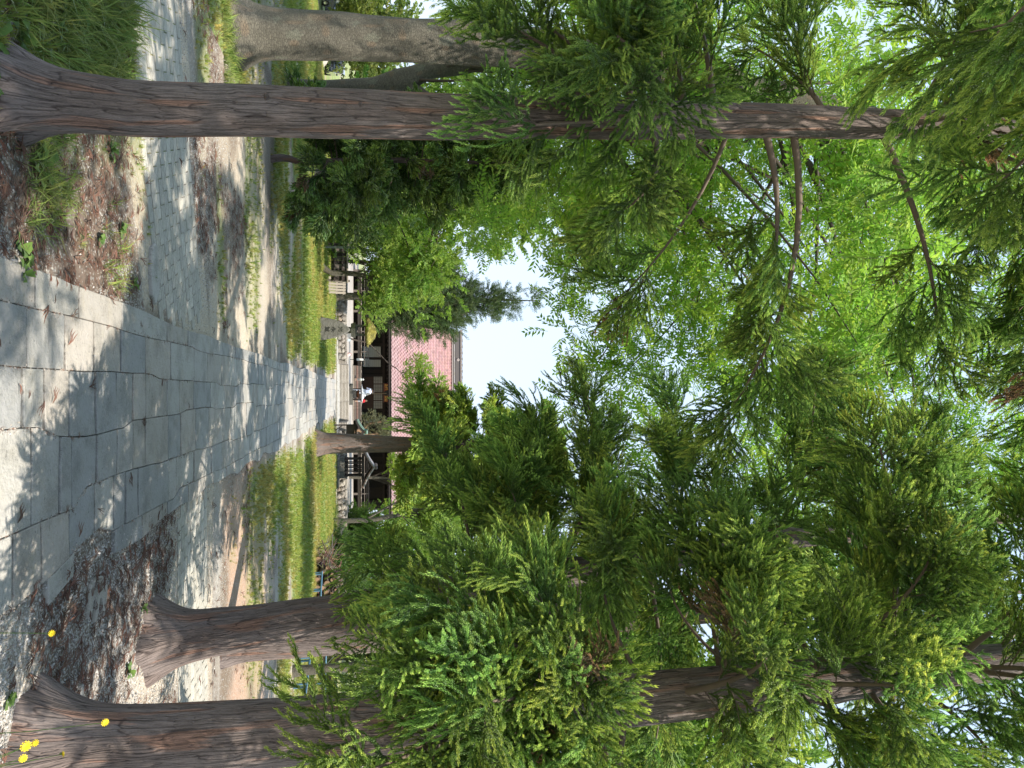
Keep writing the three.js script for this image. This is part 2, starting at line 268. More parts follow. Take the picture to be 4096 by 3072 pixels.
// trunk through [height, x, z, r] rows; flares into root ridges below flareH
function trunkGeo(rows, { sides = 40, flareH = 0.5, flare = 0.6, roots = 5, seed = 1, step = 0.12, bump = 0.05 } = {}) {
  const gb = new GB(), R = rng(seed), ang = [...Array(roots)].map((_, i) => (i + 0.25 + R() * 0.5) / roots * 6.283), pw = ang.map(() => 0.6 + R() * 0.8);
  const top = rows[rows.length - 1][0], at = h => { let k = 0; while (k < rows.length - 2 && rows[k + 1][0] < h) k++; const a = rows[k], b = rows[k + 1], t = Math.max(0, Math.min(1, (h - a[0]) / (b[0] - a[0]))), s = t * t * (3 - 2 * t) * 0.5 + t * 0.5; return [a[1] + (b[1] - a[1]) * s, a[2] + (b[2] - a[2]) * s, a[3] + (b[3] - a[3]) * t]; };
  const rings = []; let prev;
  for (let h = -0.25; h < top + 1e-6; h += h < flareH ? 0.05 : step) {
    const [x, z, r] = at(Math.max(0, h)), ring = [];
    for (let s = 0; s <= sides; s++) {
      const a = s / sides * 6.283185, f = smooth(flareH, -0.1, h); let k = 1 + bump * vn(Math.cos(a) * 1.6 + 7, h * 1.5 + Math.sin(a) * 1.6, seed) + bump * 0.6 * vn(Math.cos(a) * 5, h * 0.8 + Math.sin(a) * 5, seed + 3);
      let lobe = 0.25; ang.forEach((q, i) => { const d = Math.abs(mod(a - q + 3.1416, 6.2832) - 3.1416); lobe += pw[i] * Math.exp(-d * d * 7); });
      k += f * f * flare * lobe; ring.push(gb.v(x + Math.cos(a) * r * k, h, z + Math.sin(a) * r * k, null, s / sides * 6.283 * rows[0][3], h));
    }
    rings.push(ring);
  }
  for (let k = 0; k + 1 < rings.length; k++) for (let s = 0; s < sides; s++) gb.quad(rings[k][s + 1], rings[k][s], rings[k + 1][s], rings[k + 1][s + 1]);
  return { geo: gb.geo(), at };
}
// ---------- cryptomeria sprays: cord-like shoots set with short curved needles, paler at the new tips ----------
const GREEN = { old: [0.07, 0.15, 0.030], mid: [0.165, 0.33, 0.052], tip: [0.54, 0.74, 0.165] };
function cord(gb, pts, ln, dens, R, tipness, fat) {
  let L = 0; const seg = []; for (let k = 1; k < pts.length; k++) { const d = pts[k].distanceTo(pts[k - 1]); seg.push(d); L += d; }
  const colour = t => t < 0.5 ? mix3(GREEN.old, GREEN.mid, t / 0.5) : mix3(GREEN.mid, GREEN.tip, Math.min(1, (t - 0.5) / 0.4) * tipness);
  if (fat) { gb.tube(pts, pts.map((_, k) => fat * (0.75 + 0.5 * Math.sin(3 * k / (pts.length - 1))) * (k === pts.length - 1 ? 0.35 : 1)), 3, t => colour(t), false); return; }
  gb.tube(pts, pts.map((_, k) => 0.0034 * (1.2 - 0.9 * k / (pts.length - 1))), 3, t => colour(t * 0.8), false);
  const n = Math.max(6, Math.round(L * dens)); let phi = R() * 6;
  for (let i = 0; i < n; i++) {
    const t = (i + R() * 0.6) / n; let q = t * L, k = 0; while (k < seg.length - 1 && q > seg[k]) { q -= seg[k]; k++; }
    const d = pts[k + 1].clone().sub(pts[k]).normalize(), p = pts[k].clone().addScaledVector(d, q);
    phi += 2.4; const a = Math.abs(d.y) < 0.9 ? V(0, 1, 0).cross(d).normalize() : V(1, 0, 0).cross(d).normalize(), b = d.clone().cross(a), r = a.clone().multiplyScalar(Math.cos(phi)).addScaledVector(b, Math.sin(phi)), w = d.clone().cross(r).multiplyScalar(0.0021);
    const l = ln * (0.8 + R() * 0.4) * (1.05 - 0.45 * t), tip = p.clone().addScaledVector(d, l * 0.92).addScaledVector(r, l * 0.40), c = colour(t), c2 = mix3(c, GREEN.tip, 0.15 + 0.35 * t * tipness), m = p.clone().addScaledVector(d, l * 0.36).addScaledVector(r, l * 0.36);
    const v0 = gb.v(p.x - w.x, p.y - w.y, p.z - w.z, c), v1 = gb.v(p.x + w.x, p.y + w.y, p.z + w.z, c), v2 = gb.v(m.x + w.x * 0.9, m.y + w.y * 0.9, m.z + w.z * 0.9, c), v3 = gb.v(m.x - w.x * 0.9, m.y - w.y * 0.9, m.z - w.z * 0.9, c), v4 = gb.v(tip.x, tip.y, tip.z, c2);
    gb.quad(v0, v1, v2, v3); gb.tri(v3, v2, v4);
  }
}
function cedarSpray(seed, { L = 0.34, near = true, tipness = 1, fat = 0.0085 }) {
  const R = rng(seed), gb = new GB(), axis = t => V(0.03 * Math.sin(t * 3 + seed), L * t * (1 - 0.06 * t), 0.10 * L * t * t * 3), shoots = near ? 14 : 14;
  const bend = (o, d0, d1, len, n) => { const pts = [o.clone()]; let p = o.clone(); for (let k = 1; k <= n; k++) { const d = d0.clone().lerp(d1, k / n).normalize(); p = p.clone().addScaledVector(d, len / n); pts.push(p); } return pts; };
  const put = (pts, tipn) => cord(gb, pts, 0.023, 340, R, tipn, near ? 0 : fat);
  put([0, 0.25, 0.5, 0.75, 1].map(axis), tipness);
  for (let i = 0; i < shoots; i++) {
    const t = 0.06 + 0.86 * i / shoots, o = axis(t), ax = axis(t + 0.04).sub(o).normalize(), az = (i % 2 ? 0 : Math.PI) + (R() - 0.5) * 1.7 + (i % 5 === 0 ? 1.4 : 0), side = V(Math.cos(az), 0, Math.sin(az) * 0.8).normalize();
    const len = (0.25 * (1 - t) + 0.085) * (0.75 + R() * 0.5), d0 = ax.clone().multiplyScalar(0.62).addScaledVector(side, 0.85).normalize(), d1 = ax.clone().multiplyScalar(1).addScaledVector(side, 0.15).add(V(0, 0, 0.45)).normalize();
    const pts = bend(o, d0, d1, len, near ? 5 : 3); put(pts, tipness * (0.5 + R() * 0.5));
    if (len > 0.11) for (let k = 0; k < 3; k++) {
      const q = pts[1 + Math.floor(R() * (pts.length - 2))], s2 = side.clone().applyAxisAngle(ax, (k % 2 ? 1 : -1) * (0.9 + R() * 0.6));
      put(bend(q, d0.clone().multiplyScalar(0.6).addScaledVector(s2, 0.6).normalize(), d1, 0.05 + R() * 0.07, 3), tipness * (0.5 + R() * 0.5));
    }
  }
  return gb.geo();
}
const leafy = (r = 1, g = 1, b = 1, tr = 0.3) => new THREE.MeshPhysicalMaterial({ color: lin(r, g, b), vertexColors: true, roughness: 1, transmission: tr, thickness: 0, side: THREE.DoubleSide, specularIntensity: 0.5 });
const cedarMat = leafy(1, 1, 1, 0.42);
const nearSprays = [3, 14, 25, 36].map(s => cedarSpray(s, { near: true, L: 0.38 + (s % 3) * 0.03, tipness: s % 2 ? 1 : 0.55 })), farSprays = [5, 16, 27].map(s => cedarSpray(s, { near: false, L: 0.36, tipness: 0.7 })), vastSprays = [6, 17].map(s => cedarSpray(s, { near: false, L: 0.36, tipness: 0.5, fat: 0.009 }));
console.log('spray triangles', nearSprays.map(g => g.index.count / 3).join(), farSprays[0].index.count / 3);

// a limb from a to b that sags or arches; twigs to both sides carry the sprays
function cedarLimb(R, a, b, arch, { r = 0.02, sprays, scale = 1, dens = 1, bare = 0.25, twig = 0.42, tint = [1, 1, 1], up = 0.25 }) {
  const gb = new GB(), mid = a.clone().lerp(b, 0.5).add(V((R() - 0.5) * 0.15, arch, (R() - 0.5) * 0.15)), len = a.distanceTo(b);
  const at = t => a.clone().multiplyScalar((1 - t) * (1 - t)).addScaledVector(mid, 2 * t * (1 - t)).addScaledVector(b, t * t);
  const pts = [...Array(9)].map((_, k) => at(k / 8)); gb.tube(pts, pts.map((_, k) => r * (1 - 0.8 * k / 8) + 0.002), 6);
  let sgn = 1;
  const add = (p, d) => { const s = scale * (0.75 + R() * 0.5), k = 0.78 + R() * 0.5, y = R(); sprays.push({ p: p.clone(), d: d.clone().normalize(), roll: R() * 6.28, s, c: R() < 0.012 ? [tint[0] * k * 0.95, tint[1] * k * 0.36, tint[2] * k * 0.85] : [tint[0] * k * (0.92 + y * 0.35), tint[1] * k, tint[2] * k * (1.1 - y * 0.35)] }); };
  for (let t = bare; t < 1; t += 0.095 / (len * dens) * (0.7 + R() * 0.6)) {
    const o = at(t), dir = at(Math.min(1, t + 0.03)).sub(at(t - 0.03)).normalize(), sd = dir.clone().cross(UPV).normalize(); sgn = -sgn;
    const tl = Math.max(0.1, twig * Math.min(1.2, len) * (1.05 - t) * (0.6 + R() * 0.7)), d0 = dir.clone().multiplyScalar(0.75).addScaledVector(sd, sgn * (0.55 + R() * 0.5)).add(V(0, (R() - 0.62) * 0.7, 0)).normalize(), e = o.clone().addScaledVector(d0, tl).add(V(0, -0.12 * tl, 0));
    gb.tube([o, o.clone().lerp(e, 0.5).add(V(0, 0.04 * tl, 0)), e], [0.005, 0.004, 0.0025], 3, null, false);
    for (let q = 0.04; q < tl; q += 0.115 / dens) { const w = q / tl, ss = (R() < 0.5 ? 1 : -1); add(o.clone().lerp(e, w), d0.clone().multiplyScalar(0.75).addScaledVector(dir, 0.25).addScaledVector(d0.clone().cross(UPV), ss * 0.55 * R()).add(V(0, up * (R() - 0.35) * 2, 0))); }
    add(e, d0.clone().add(V(0, up * (R() - 0.3), 0)));
  }
  add(at(1), at(1).sub(at(0.9)).normalize());
  return gb.geo();
}
function finishCrown(tree, sprays, geos, mat = cedarMat, name = 'foliage') { geos.forEach((g, v) => stuffInst(name, g, mat, sprays.filter((_, i) => i % geos.length === v).map(s => ({ m: placeM(s.p, s.d, s.roll, s.s), c: s.c })), tree)); return sprays.length; }
// whorls of drooping limbs all the way up
function cedarTree(name, label, X, Z, rows, { seed, from, to, reach, n, geos, scale = 1, dens = 1, limbs = [], group = 'cedars along the stone path', sides = 40, flare = 0.6, roots = 5, flareH = 0.5, droop = 0.25, r = 0.022, dead = 0, tint, avoid, twig, thin = 99 }) {
  const R = rng(seed), t = thing(name, label, 'tree', [X, terr(X, Z) - 0.02, -Z], 0, group), tr = trunkGeo(rows, { seed, sides, flare, roots, flareH }), sprays = [], brown = [];
  part('trunk', tr.geo, cedarBark, t);
  for (const [h, x, y, z, arch, o] of limbs) { const [tx, tz] = tr.at(h); part('branch', cedarLimb(R, V(tx, h, tz), V(x - X, y, -z + Z), arch, { r, sprays, scale, dens, tint, twig, ...(o || {}) }), twigMat, t); }
  for (let i = 0; i < n; i++) {
    const u = (i + R() * 0.7) / n, h = from + (to - from) * u, az = i * 2.4 + R() * 0.9, len = (reach[0] + (reach[1] - reach[0]) * u) * (0.7 + R() * 0.5), [tx, tz] = tr.at(h), end = V(tx + Math.cos(az) * len, h + len * (0.12 - droop * (1 - u) + (R() - 0.5) * 0.3), tz + Math.sin(az) * len);
    if (avoid && avoid(end.x + X, end.y, -end.z + Z)) continue; if (h > thin && i % 3) continue;
    part('branch', cedarLimb(R, V(tx, h, tz), end, 0.12 * len, { r: r * (0.5 + 0.5 * len / reach[0]), sprays: R() < dead ? brown : sprays, scale, dens, tint, twig }), twigMat, t);
  }
  const c = finishCrown(t, sprays, geos); brown.forEach(s => s.c = [s.c[0] * 3.2, s.c[1] * 0.62, s.c[2] * 0.9]); finishCrown(t, brown, geos.slice(0, 1), cedarMat, 'dead_foliage'); return t;
}
// ---------- broadleaf twigs ----------
function leafTwig(seed, { L, leaves, ll, lw, colour, tip, spread = 0.9, droop = 0.2, folds = true, pinnate = false }) {
  const R = rng(seed), gb = new GB(), ax = t => V(0.02 * Math.sin(t * 4 + seed), L * t, L * 0.2 * t * t - droop * L * t * t);
  gb.tube([0, 0.5, 1].map(ax), [0.0025, 0.002, 0.001], 3, [0.10, 0.09, 0.05], false);
  for (let i = 0; i < leaves; i++) {
    const t = 0.12 + 0.88 * i / (leaves - 1 || 1), o = ax(t), az = pinnate ? (i % 2 ? 0 : Math.PI) + (R() - 0.5) * 0.4 : i * 2.4 + R(), d = V(Math.cos(az) * spread, i === leaves - 1 ? 1 : 0.35 + R() * 0.6, Math.sin(az) * spread * 0.7 - droop).normalize(), l = ll * (0.7 + R() * 0.5), w = lw * (0.75 + R() * 0.4);
    const nrm = d.clone().cross(V(R() - 0.5, R() - 0.5, 1.2)).normalize(), up = nrm.clone().cross(d).normalize(), c = mix3(colour, tip, R() * R()), q = (f, s, z) => { const p = o.clone().addScaledVector(d, l * f).addScaledVector(nrm, w * 0.5 * s).addScaledVector(up, z * w); return gb.v(p.x, p.y, p.z, c); };
    const a = q(0, 0, 0), b1 = q(0.42, 1, 0.16), b0 = q(0.45, 0, 0), b2 = q(0.42, -1, 0.16), e = q(1, 0, -0.25);
    gb.tri(a, b1, b0); gb.tri(a, b0, b2); gb.tri(b0, b1, e); gb.tri(b0, e, b2);
  }
  return gb.geo(true);
}
const LT = {
  zelkova: [1, 2, 3].map(s => leafTwig(s, { L: 0.30, leaves: 13, ll: 0.085, lw: 0.032, colour: [0.22, 0.42, 0.045], tip: [0.40, 0.56, 0.08], pinnate: true, droop: 0.35 })),
  maple: [4, 5].map(s => leafTwig(s, { L: 0.34, leaves: 16, ll: 0.085, lw: 0.06, colour: [0.19, 0.32, 0.04], tip: [0.30, 0.42, 0.07], droop: 0.1 })),
  round: [7, 8].map(s => leafTwig(s, { L: 0.34, leaves: 16, ll: 0.10, lw: 0.06, colour: [0.12, 0.23, 0.035], tip: [0.22, 0.34, 0.06] })),
  far: [9, 10].map(s => leafTwig(s, { L: 0.6, leaves: 18, ll: 0.22, lw: 0.14, colour: [0.12, 0.22, 0.035], tip: [0.21, 0.32, 0.06] })),
  cypress: [11, 12].map(s => leafTwig(s, { L: 0.34, leaves: 22, ll: 0.10, lw: 0.022, colour: [0.055, 0.105, 0.028], tip: [0.13, 0.19, 0.045], spread: 0.7, droop: -0.1 })),
  pale: [13, 14].map(s => leafTwig(s, { L: 0.2, leaves: 18, ll: 0.07, lw: 0.02, colour: [0.17, 0.18, 0.09], tip: [0.27, 0.27, 0.16], spread: 0.9 })),
  dark: [15, 16].map(s => leafTwig(s, { L: 0.3, leaves: 16, ll: 0.09, lw: 0.045, colour: [0.03, 0.07, 0.018], tip: [0.07, 0.14, 0.03] })),
};
const leafMat = leafy(1, 1, 1, 0.55);
// trunk rows + a crown of leafy clumps, each fed by a limb; clumps: [x, y, z, rx, ry, rz] boxes of foliage relative to the base
function leafTree(name, label, X, Z, { rows, crowns, clumps, per, spread = 0.6, kind, seed, category = 'tree', group, scale = 1, bark = greyBark, sides = 20, flare = 0.5, roots = 5, limbR = 0.035, tint = [1, 1, 1], limbFrom, flat = 0.6, keep, trunks, bump = 0.05, flareH = 0.5, limbMat = darkTwig, down = 0, every = 2 }) {
  const R = rng(seed), t = thing(name, label, category, [X, terr(X, Z) - 0.02, -Z], 0, group), list = [];
  let tr = null; if (rows) { tr = trunkGeo(rows, { seed, sides, flare, roots, bump, flareH }); part('trunk', tr.geo, bark, t); }
  for (const rr of trunks || []) part('stem', new GB().tube(rr.map(q => V(q[0], q[1], q[2])), rr.map(q => q[3]), 12, null, true, (a, l) => 1 + 0.12 * vn(Math.cos(a) * 2, l * 3, seed)).geo(), bark, t);
  const tot = crowns.reduce((s, c) => s + c[3] * c[4] * c[5], 0);
  for (const [cx, cy, cz, rx, ry, rz] of crowns) {
    const n = Math.max(2, Math.round(clumps * rx * ry * rz / tot));
    for (let i = 0; i < n; i++) {
      const th = R() * 6.283, ph = Math.acos(1 - 2 * R()), rr = 0.35 + 0.65 * Math.pow(R(), 0.5), c = V(cx + rx * rr * Math.sin(ph) * Math.cos(th), cy + ry * rr * Math.cos(ph), cz + rz * rr * Math.sin(ph) * Math.sin(th));
      if (keep && !keep(c.x + X, c.y, -c.z + Z)) continue;
      if (limbR) { const h = limbFrom ? limbFrom[0] + (limbFrom[1] - limbFrom[0]) * R() : 0; let a; if (tr) { const hh = Math.min(h, rows[rows.length - 1][0]), q = tr.at(hh); a = V(q[0], hh, q[1]); } else a = V(cx + (R() - 0.5) * rx * 0.3, h, cz + (R() - 0.5) * rz * 0.3);
        const m = a.clone().lerp(c, 0.5).add(V((R() - 0.5) * 0.3, 0.15 * a.distanceTo(c), (R() - 0.5) * 0.3)), pts = [...Array(6)].map((_, k) => { const u = k / 5; return a.clone().multiplyScalar((1 - u) * (1 - u)).addScaledVector(m, 2 * u * (1 - u)).addScaledVector(c, u * u); });
        if (i % every === 0) part('branch', new GB().tube(pts, pts.map((_, k) => limbR * (1 - 0.85 * k / 5)), 5, null, false).geo(), limbMat, t); }
      for (let k = 0; k < per; k++) {
        const g = () => (R() + R() + R() - 1.5) * 1.1, o = V(g() * spread, g() * spread * flat, g() * spread), d = o.clone().normalize().multiplyScalar(0.8).add(V((R() - 0.5) * 0.9, 0.35 - down + (R() - 0.5) * 0.6, (R() - 0.5) * 0.9)).normalize(), b = 0.75 + R() * 0.5, y = R();
        list.push({ p: c.clone().add(o), d, roll: R() * 6.28, s: scale * (0.7 + R() * 0.6), c: [tint[0] * b * (0.9 + 0.25 * y), tint[1] * b, tint[2] * b * (1.1 - 0.3 * y)] });
      }
    }
  }
  finishCrown(t, list, LT[kind], leafMat); return t;
}
// ---------- the cedars of the avenue ----------
const inView = (X, Y, Z, x0, x1, y0, y1) => { const f = 1534, c = Math.cos(0.1969), s = Math.sin(0.1969), d = (Y - 1.75) * s + Z * c, u = ((Y - 1.75) * c - Z * s) / d * f + 1106, w = X / d * f + 829.5; return d > 0.1 && u > x0 && u < x1 && w > y0 && w < y1; };
cedarTree('cedar_tree', 'nearest cedar left of the stone path, tall straight bare grey-brown trunk', -1.45, 3.93, [[0, 0, 0, 0.155], [0.27, 0.03, 0, 0.15], [0.6, 0.045, 0, 0.138], [1.27, 0.01, 0, 0.128], [2, -0.02, 0, 0.121], [2.92, -0.075, 0, 0.112], [4.57, -0.17, 0, 0.095], [6, -0.25, 0, 0.08], [11, -0.5, 0.2, 0.02]],
  { seed: 21, from: 3.5, to: 10.6, reach: [1.5, 0.6], n: 28, geos: nearSprays, scale: 0.95, flare: 0.75, flareH: 0.42, roots: 5, dens: 0.85, thin: 5.8, avoid: (X, Y, Z) => X > -1.3 && Y < 6.2,
    limbs: [[3.1, -1.85, 2.5, 3.62, 0.3, { twig: 0.34 }], [3.2, -2.15, 2.8, 3.4, 0.3], [3.2, -1.33, 2.6, 3.55, 0.3, { twig: 0.28 }], [3.4, -1.7, 2.95, 3.3, 0.25], [3.15, -2.0, 2.6, 3.75, 0.25, { bare: 0.8, r: 0.02 }], [3.9, -0.7, 3.6, 4.8, 0.2, { bare: 0.75, r: 0.014 }], [3.35, -1.0, 3.2, 3.75, 0.2, { twig: 0.3 }], [4.1, -0.6, 4.35, 4.3, 0.2, { bare: 0.5, twig: 0.34 }], [4.3, 0.25, 4.15, 4.5, 0.45, { twig: 0.3, bare: 0.6 }], [4.9, -0.3, 5.4, 4.0, 0.2, { bare: 0.5, twig: 0.36 }], [6.0, -0.4, 7.0, 4.2, 0.3], [6.2, 0.2, 6.8, 4.0, 0.3], [5.6, 0.1, 6.1, 3.8, 0.3], [6.8, -0.9, 7.4, 3.6, 0.3], [5.0, -1.5, 4.95, 3.3, 0.2], [5.3, -1.2, 5.4, 3.3, 0.2], [5.2, -1.95, 5.1, 3.3, 0.2], [3.6, -2.6, 3.3, 4.2, 0.2], [3.4, -2.3, 3.0, 3.5, 0.3]] });
cedarTree('cedar_tree', 'rightmost cedar beside the path with bright sunlit sprays hanging before it', 1.93, 4.17, [[0, 0, 0, 0.215], [0.3, 0, 0, 0.20], [0.75, 0.02, 0, 0.186], [1.24, 0.03, 0, 0.175], [2.7, 0.025, 0, 0.165], [3.6, 0.02, 0, 0.155], [6, 0, 0, 0.12], [12, -0.1, 0, 0.02]],
  { seed: 33, from: 3.0, to: 11, reach: [1.6, 0.6], n: 34, geos: nearSprays, flare: 0.6, flareH: 0.55, roots: 6, dens: 0.8, thin: 6.2, avoid: (X, Y, Z) => Z < 4.2 && X < 2.6 && Y < 4.6,
    limbs: [[2.8, 1.3, 2.0, 3.4, 0.3, { twig: 0.34 }], [2.9, 1.15, 2.25, 3.45, 0.3, { twig: 0.34 }], [3.0, 1.05, 2.55, 3.5, 0.3], [2.8, 1.45, 2.3, 3.2, 0.25], [2.4, 1.66, 1.75, 3.1, 0.3, { twig: 0.3 }], [2.4, 1.88, 1.8, 3.0, 0.3, { twig: 0.3 }], [3.3, 1.2, 2.85, 4.3, -0.15, { bare: 0.8, r: 0.016 }], [3.5, 1.1, 3.3, 4.6, -0.2, { bare: 0.75, r: 0.014 }], [4.2, 1.3, 3.7, 4.4, -0.25, { bare: 0.8, r: 0.013 }], [2.1, 1.5, 2.0, 4.6, 0.2, { bare: 0.8, r: 0.012 }], [4.5, 2.4, 4.6, 3.4, 0.2], [3.8, 2.6, 3.9, 3.6, 0.2], [5.2, 2.2, 5.4, 3.6, 0.2], [5.6, 1.8, 5.9, 3.5, 0.2], [3.6, 1.4, 3.75, 3.3, 0.2], [4.2, 1.6, 4.5, 3.3, 0.2], [4.4, 1.0, 5.0, 3.6, 0.3], [5.6, 0.9, 6.2, 3.8, 0.3], [6.0, 0.6, 6.8, 4.2, 0.3], [3.3, 2.4, 2.6, 3.2, 0.2], [3.9, 1.1, 4.0, 3.9, 0.2]] });
cedarTree('cedar_tree', 'leaning dark cedar trunk at the right edge of the paver crossing', 2.08, 6.23, [[0, 0.04, 0, 0.215], [0.26, 0, 0, 0.205], [0.62, -0.035, 0, 0.188], [1.36, -0.11, 0, 0.165], [1.83, -0.17, 0, 0.15], [2.55, -0.25, 0, 0.142], [3.6, -0.37, 0, 0.127], [6, -0.6, 0, 0.10], [12, -0.9, 0, 0.02]],
  { seed: 45, from: 2.4, to: 11, reach: [1.9, 0.6], n: 38, geos: nearSprays, flare: 0.8, flareH: 0.5, roots: 6, dens: 0.7, droop: 0.3, thin: 7.5,
    limbs: [[3.3, 0.9, 2.6, 5.9, 0.5, { bare: 0.75, r: 0.015 }], [4.0, 0.8, 3.3, 6.0, 0.4, { bare: 0.75, r: 0.014 }], [4.6, 0.5, 4.2, 5.6, 0.3, { bare: 0.7, r: 0.014 }], [2.9, 1.15, 2.85, 6.9, 0.25], [3.0, 0.8, 3.0, 6.4, 0.3], [2.6, 1.9, 1.85, 5.4, 0.3], [2.8, 0.9, 2.9, 5.6, 0.25], [2.4, 2.5, 1.9, 5.7, 0.25], [3.0, 1.6, 2.95, 7.4, 0.25], [3.0, 0.45, 3.3, 6.6, 0.3], [3.2, 0.6, 3.6, 5.6, 0.3], [2.3, 1.5, 1.8, 5.7, 0.2], [3.4, 0.1, 3.7, 6.2, 0.35]] });
cedarTree('cedar_tree', 'thick straight cedar standing right of the path in front of the temple', 1.98, 24.2, [[0, 0, 0, 0.37], [0.55, -0.02, 0, 0.345], [1.45, 0, 0, 0.305], [2.5, 0.04, 0, 0.265], [4.9, 0.12, 0, 0.2], [8.5, 0.1, 0, 0.04]],
  { seed: 57, from: 2.9, to: 8.3, reach: [2.2, 0.8], n: 56, geos: farSprays, scale: 1.3, dens: 0.85, sides: 32, flare: 0.4, flareH: 0.6, droop: 0.2, tint: [1.3, 1.15, 0.9], avoid: (X, Y, Z) => inView(X, Y, Z, 780, 860, 780, 925) });
cedarTree('young_cedar', 'young bushy cedar with a curved stem on the left lawn', -4.06, 13.39, [[0, 0, 0, 0.075], [0.25, -0.03, 0, 0.066], [0.5, 0.02, 0, 0.062], [2.6, -0.12, 0, 0.05], [5.2, -0.2, 0, 0.012]],
  { seed: 63, from: 0.75, to: 5.0, reach: [1.1, 0.35], n: 60, geos: farSprays, scale: 1.0, dens: 1.0, sides: 12, flare: 0.2, flareH: 0.2, r: 0.012, group: null, droop: 0.3, tint: [0.75, 0.8, 0.9] });
// the avenue goes on beside and behind the camera: these shade the foreground
cedarTree('cedar_tree', 'cedar hanging into the top of the view from the right, trunk out of view', 3.6, -3.6, [[0, 0, 0, 0.2], [3, 0, 0, 0.16], [11, 0, 0, 0.03]], { seed: 71, from: 3.2, to: 10.5, reach: [2.2, 0.8], n: 40, geos: nearSprays, dens: 0.5, limbs: [] });
cedarTree('cedar_tree', 'cedar hanging into the top of the view from the left, trunk out of view', -2.3, 0.3, [[0, 0, 0, 0.2], [3, 0, 0, 0.16], [11, 0, 0, 0.03]], { seed: 72, from: 3.4, to: 10.5, reach: [2.0, 0.8], n: 26, geos: nearSprays, dens: 0.6, limbs: [[4.2, -0.9, 4.6, 2.8, 0.3], [4.8, -0.3, 5.2, 2.9, 0.3], [5.5, 0.6, 5.8, 1.2, 0.4], [6.0, 0.9, 6.4, 1.9, 0.4], [6.4, 0.2, 6.9, 2.4, 0.4], [5.8, -0.4, 6.0, 2.2, 0.3], [6.6, 1.4, 6.8, 0.8, 0.4], [5.6, 1.7, 5.9, 0.7, 0.4], [6.2, 2.0, 6.2, 1.0, 0.4], [5.2, 1.2, 5.3, 0.9, 0.4]] });
cedarTree('cedar_tree', 'cedar further along the right row with its crown above the leaning trunk', 3.2, 9.2, [[0, 0, 0, 0.2], [3, 0.05, 0, 0.16], [12, 0, 0, 0.03]], { seed: 73, from: 3.0, to: 11.5, reach: [2.1, 0.6], n: 40, geos: farSprays, scale: 1.05, dens: 0.75, droop: 0.15, avoid: (X, Y, Z) => Y < 3.4 || X < 1.6 });
// ---------- broadleaf trees ----------
const zelKeep = (X, Y, Z) => !inView(X, Y, Z, 960, 1215, 505, 800);
leafTree('zelkova_tree', 'massive smooth grey trunk at the far left with a light green canopy', -4.64, 9.97, { seed: 81, rows: [[0, 0.0, 0, 0.345], [0.53, -0.05, 0, 0.308], [1.44, -0.12, 0, 0.305], [2.4, -0.15, 0, 0.29], [3.0, -0.18, 0, 0.30], [4.4, -0.2, 0, 0.27], [7, 0.2, 0.3, 0.18], [12.5, 0.9, 0.3, 0.06]], kind: 'zelkova', sides: 44, flare: 0.55, flareH: 0.55, roots: 5, bump: 0.1,
  crowns: [[2.6, 6.1, -1.5, 2.6, 1.7, 2.6], [1.2, 8.0, -0.6, 3.6, 2.0, 3.2], [-1.0, 6.0, -1.0, 2.2, 1.6, 2.4], [3.4, 7.6, 1.6, 2.0, 1.4, 2.0], [1.6, 4.6, -2.2, 1.5, 0.9, 1.6], [4.9, 6.6, -2.2, 1.7, 1.3, 1.6], [5.6, 8.2, -1.0, 1.6, 1.2, 1.6], [1.0, 11.0, -1.5, 3.6, 1.7, 2.4], [4.8, 11.0, -2.0, 2.6, 1.7, 2.2], [3.5, 13.4, -1.5, 4.0, 1.5, 2.2], [7.6, 11.5, -3, 2.4, 1.8, 2.0]], clumps: 330, per: 34, spread: 0.5, flat: 0.55, scale: 1.3, limbFrom: [3.2, 9], limbR: 0.04, every: 9, keep: zelKeep, down: 0.35 });
leafTree('zelkova_tree', 'forked grey trunk leaning left behind the massive one', -6.26, 15.43, { seed: 82, rows: [[0, 0.14, 0, 0.22], [0.8, 0.06, 0, 0.18], [1.75, -0.05, 0, 0.2], [2.4, -0.25, 0, 0.27], [3.2, -0.6, 0, 0.2], [7, -1.6, 0, 0.08]], trunks: [[[-0.35, 2.2, 0, 0.17], [0.1, 3.0, 0, 0.14], [0.9, 4.2, 0.2, 0.1], [1.9, 5.6, 0.2, 0.06]]], kind: 'zelkova', sides: 36, flare: 0.8, flareH: 0.6,
  crowns: [[2.2, 5.8, 0, 3.0, 1.8, 3.0], [-1.5, 5.0, 0, 2.6, 1.6, 2.6], [3.6, 4.2, -2.0, 1.9, 1.2, 2.0], [0, 7.6, 0, 3.4, 1.8, 3.0]], clumps: 150, per: 34, spread: 0.55, flat: 0.55, scale: 1.2, limbFrom: [2.5, 6.5], limbR: 0.04, every: 7, keep: zelKeep, down: 0.3 });
leafTree('zelkova_tree', 'light green tree spreading above the left lawn before the temple', -6.5, 23, { seed: 83, rows: [[0, 0, 0, 0.2], [3, 0.3, 0, 0.14], [7, 0.9, 0, 0.05]], kind: 'round', crowns: [[1.6, 5.0, 0, 2.9, 2.2, 2.6], [-2.0, 4.4, 0, 2.6, 2.0, 2.6], [1.0, 7.4, 0, 2.8, 1.6, 2.4], [2.6, 3.2, -1, 1.4, 1.0, 1.4]], clumps: 130, per: 30, spread: 0.6, scale: 1.25, limbFrom: [2, 5], keep: zelKeep, tint: [1.25, 1.2, 0.9] });
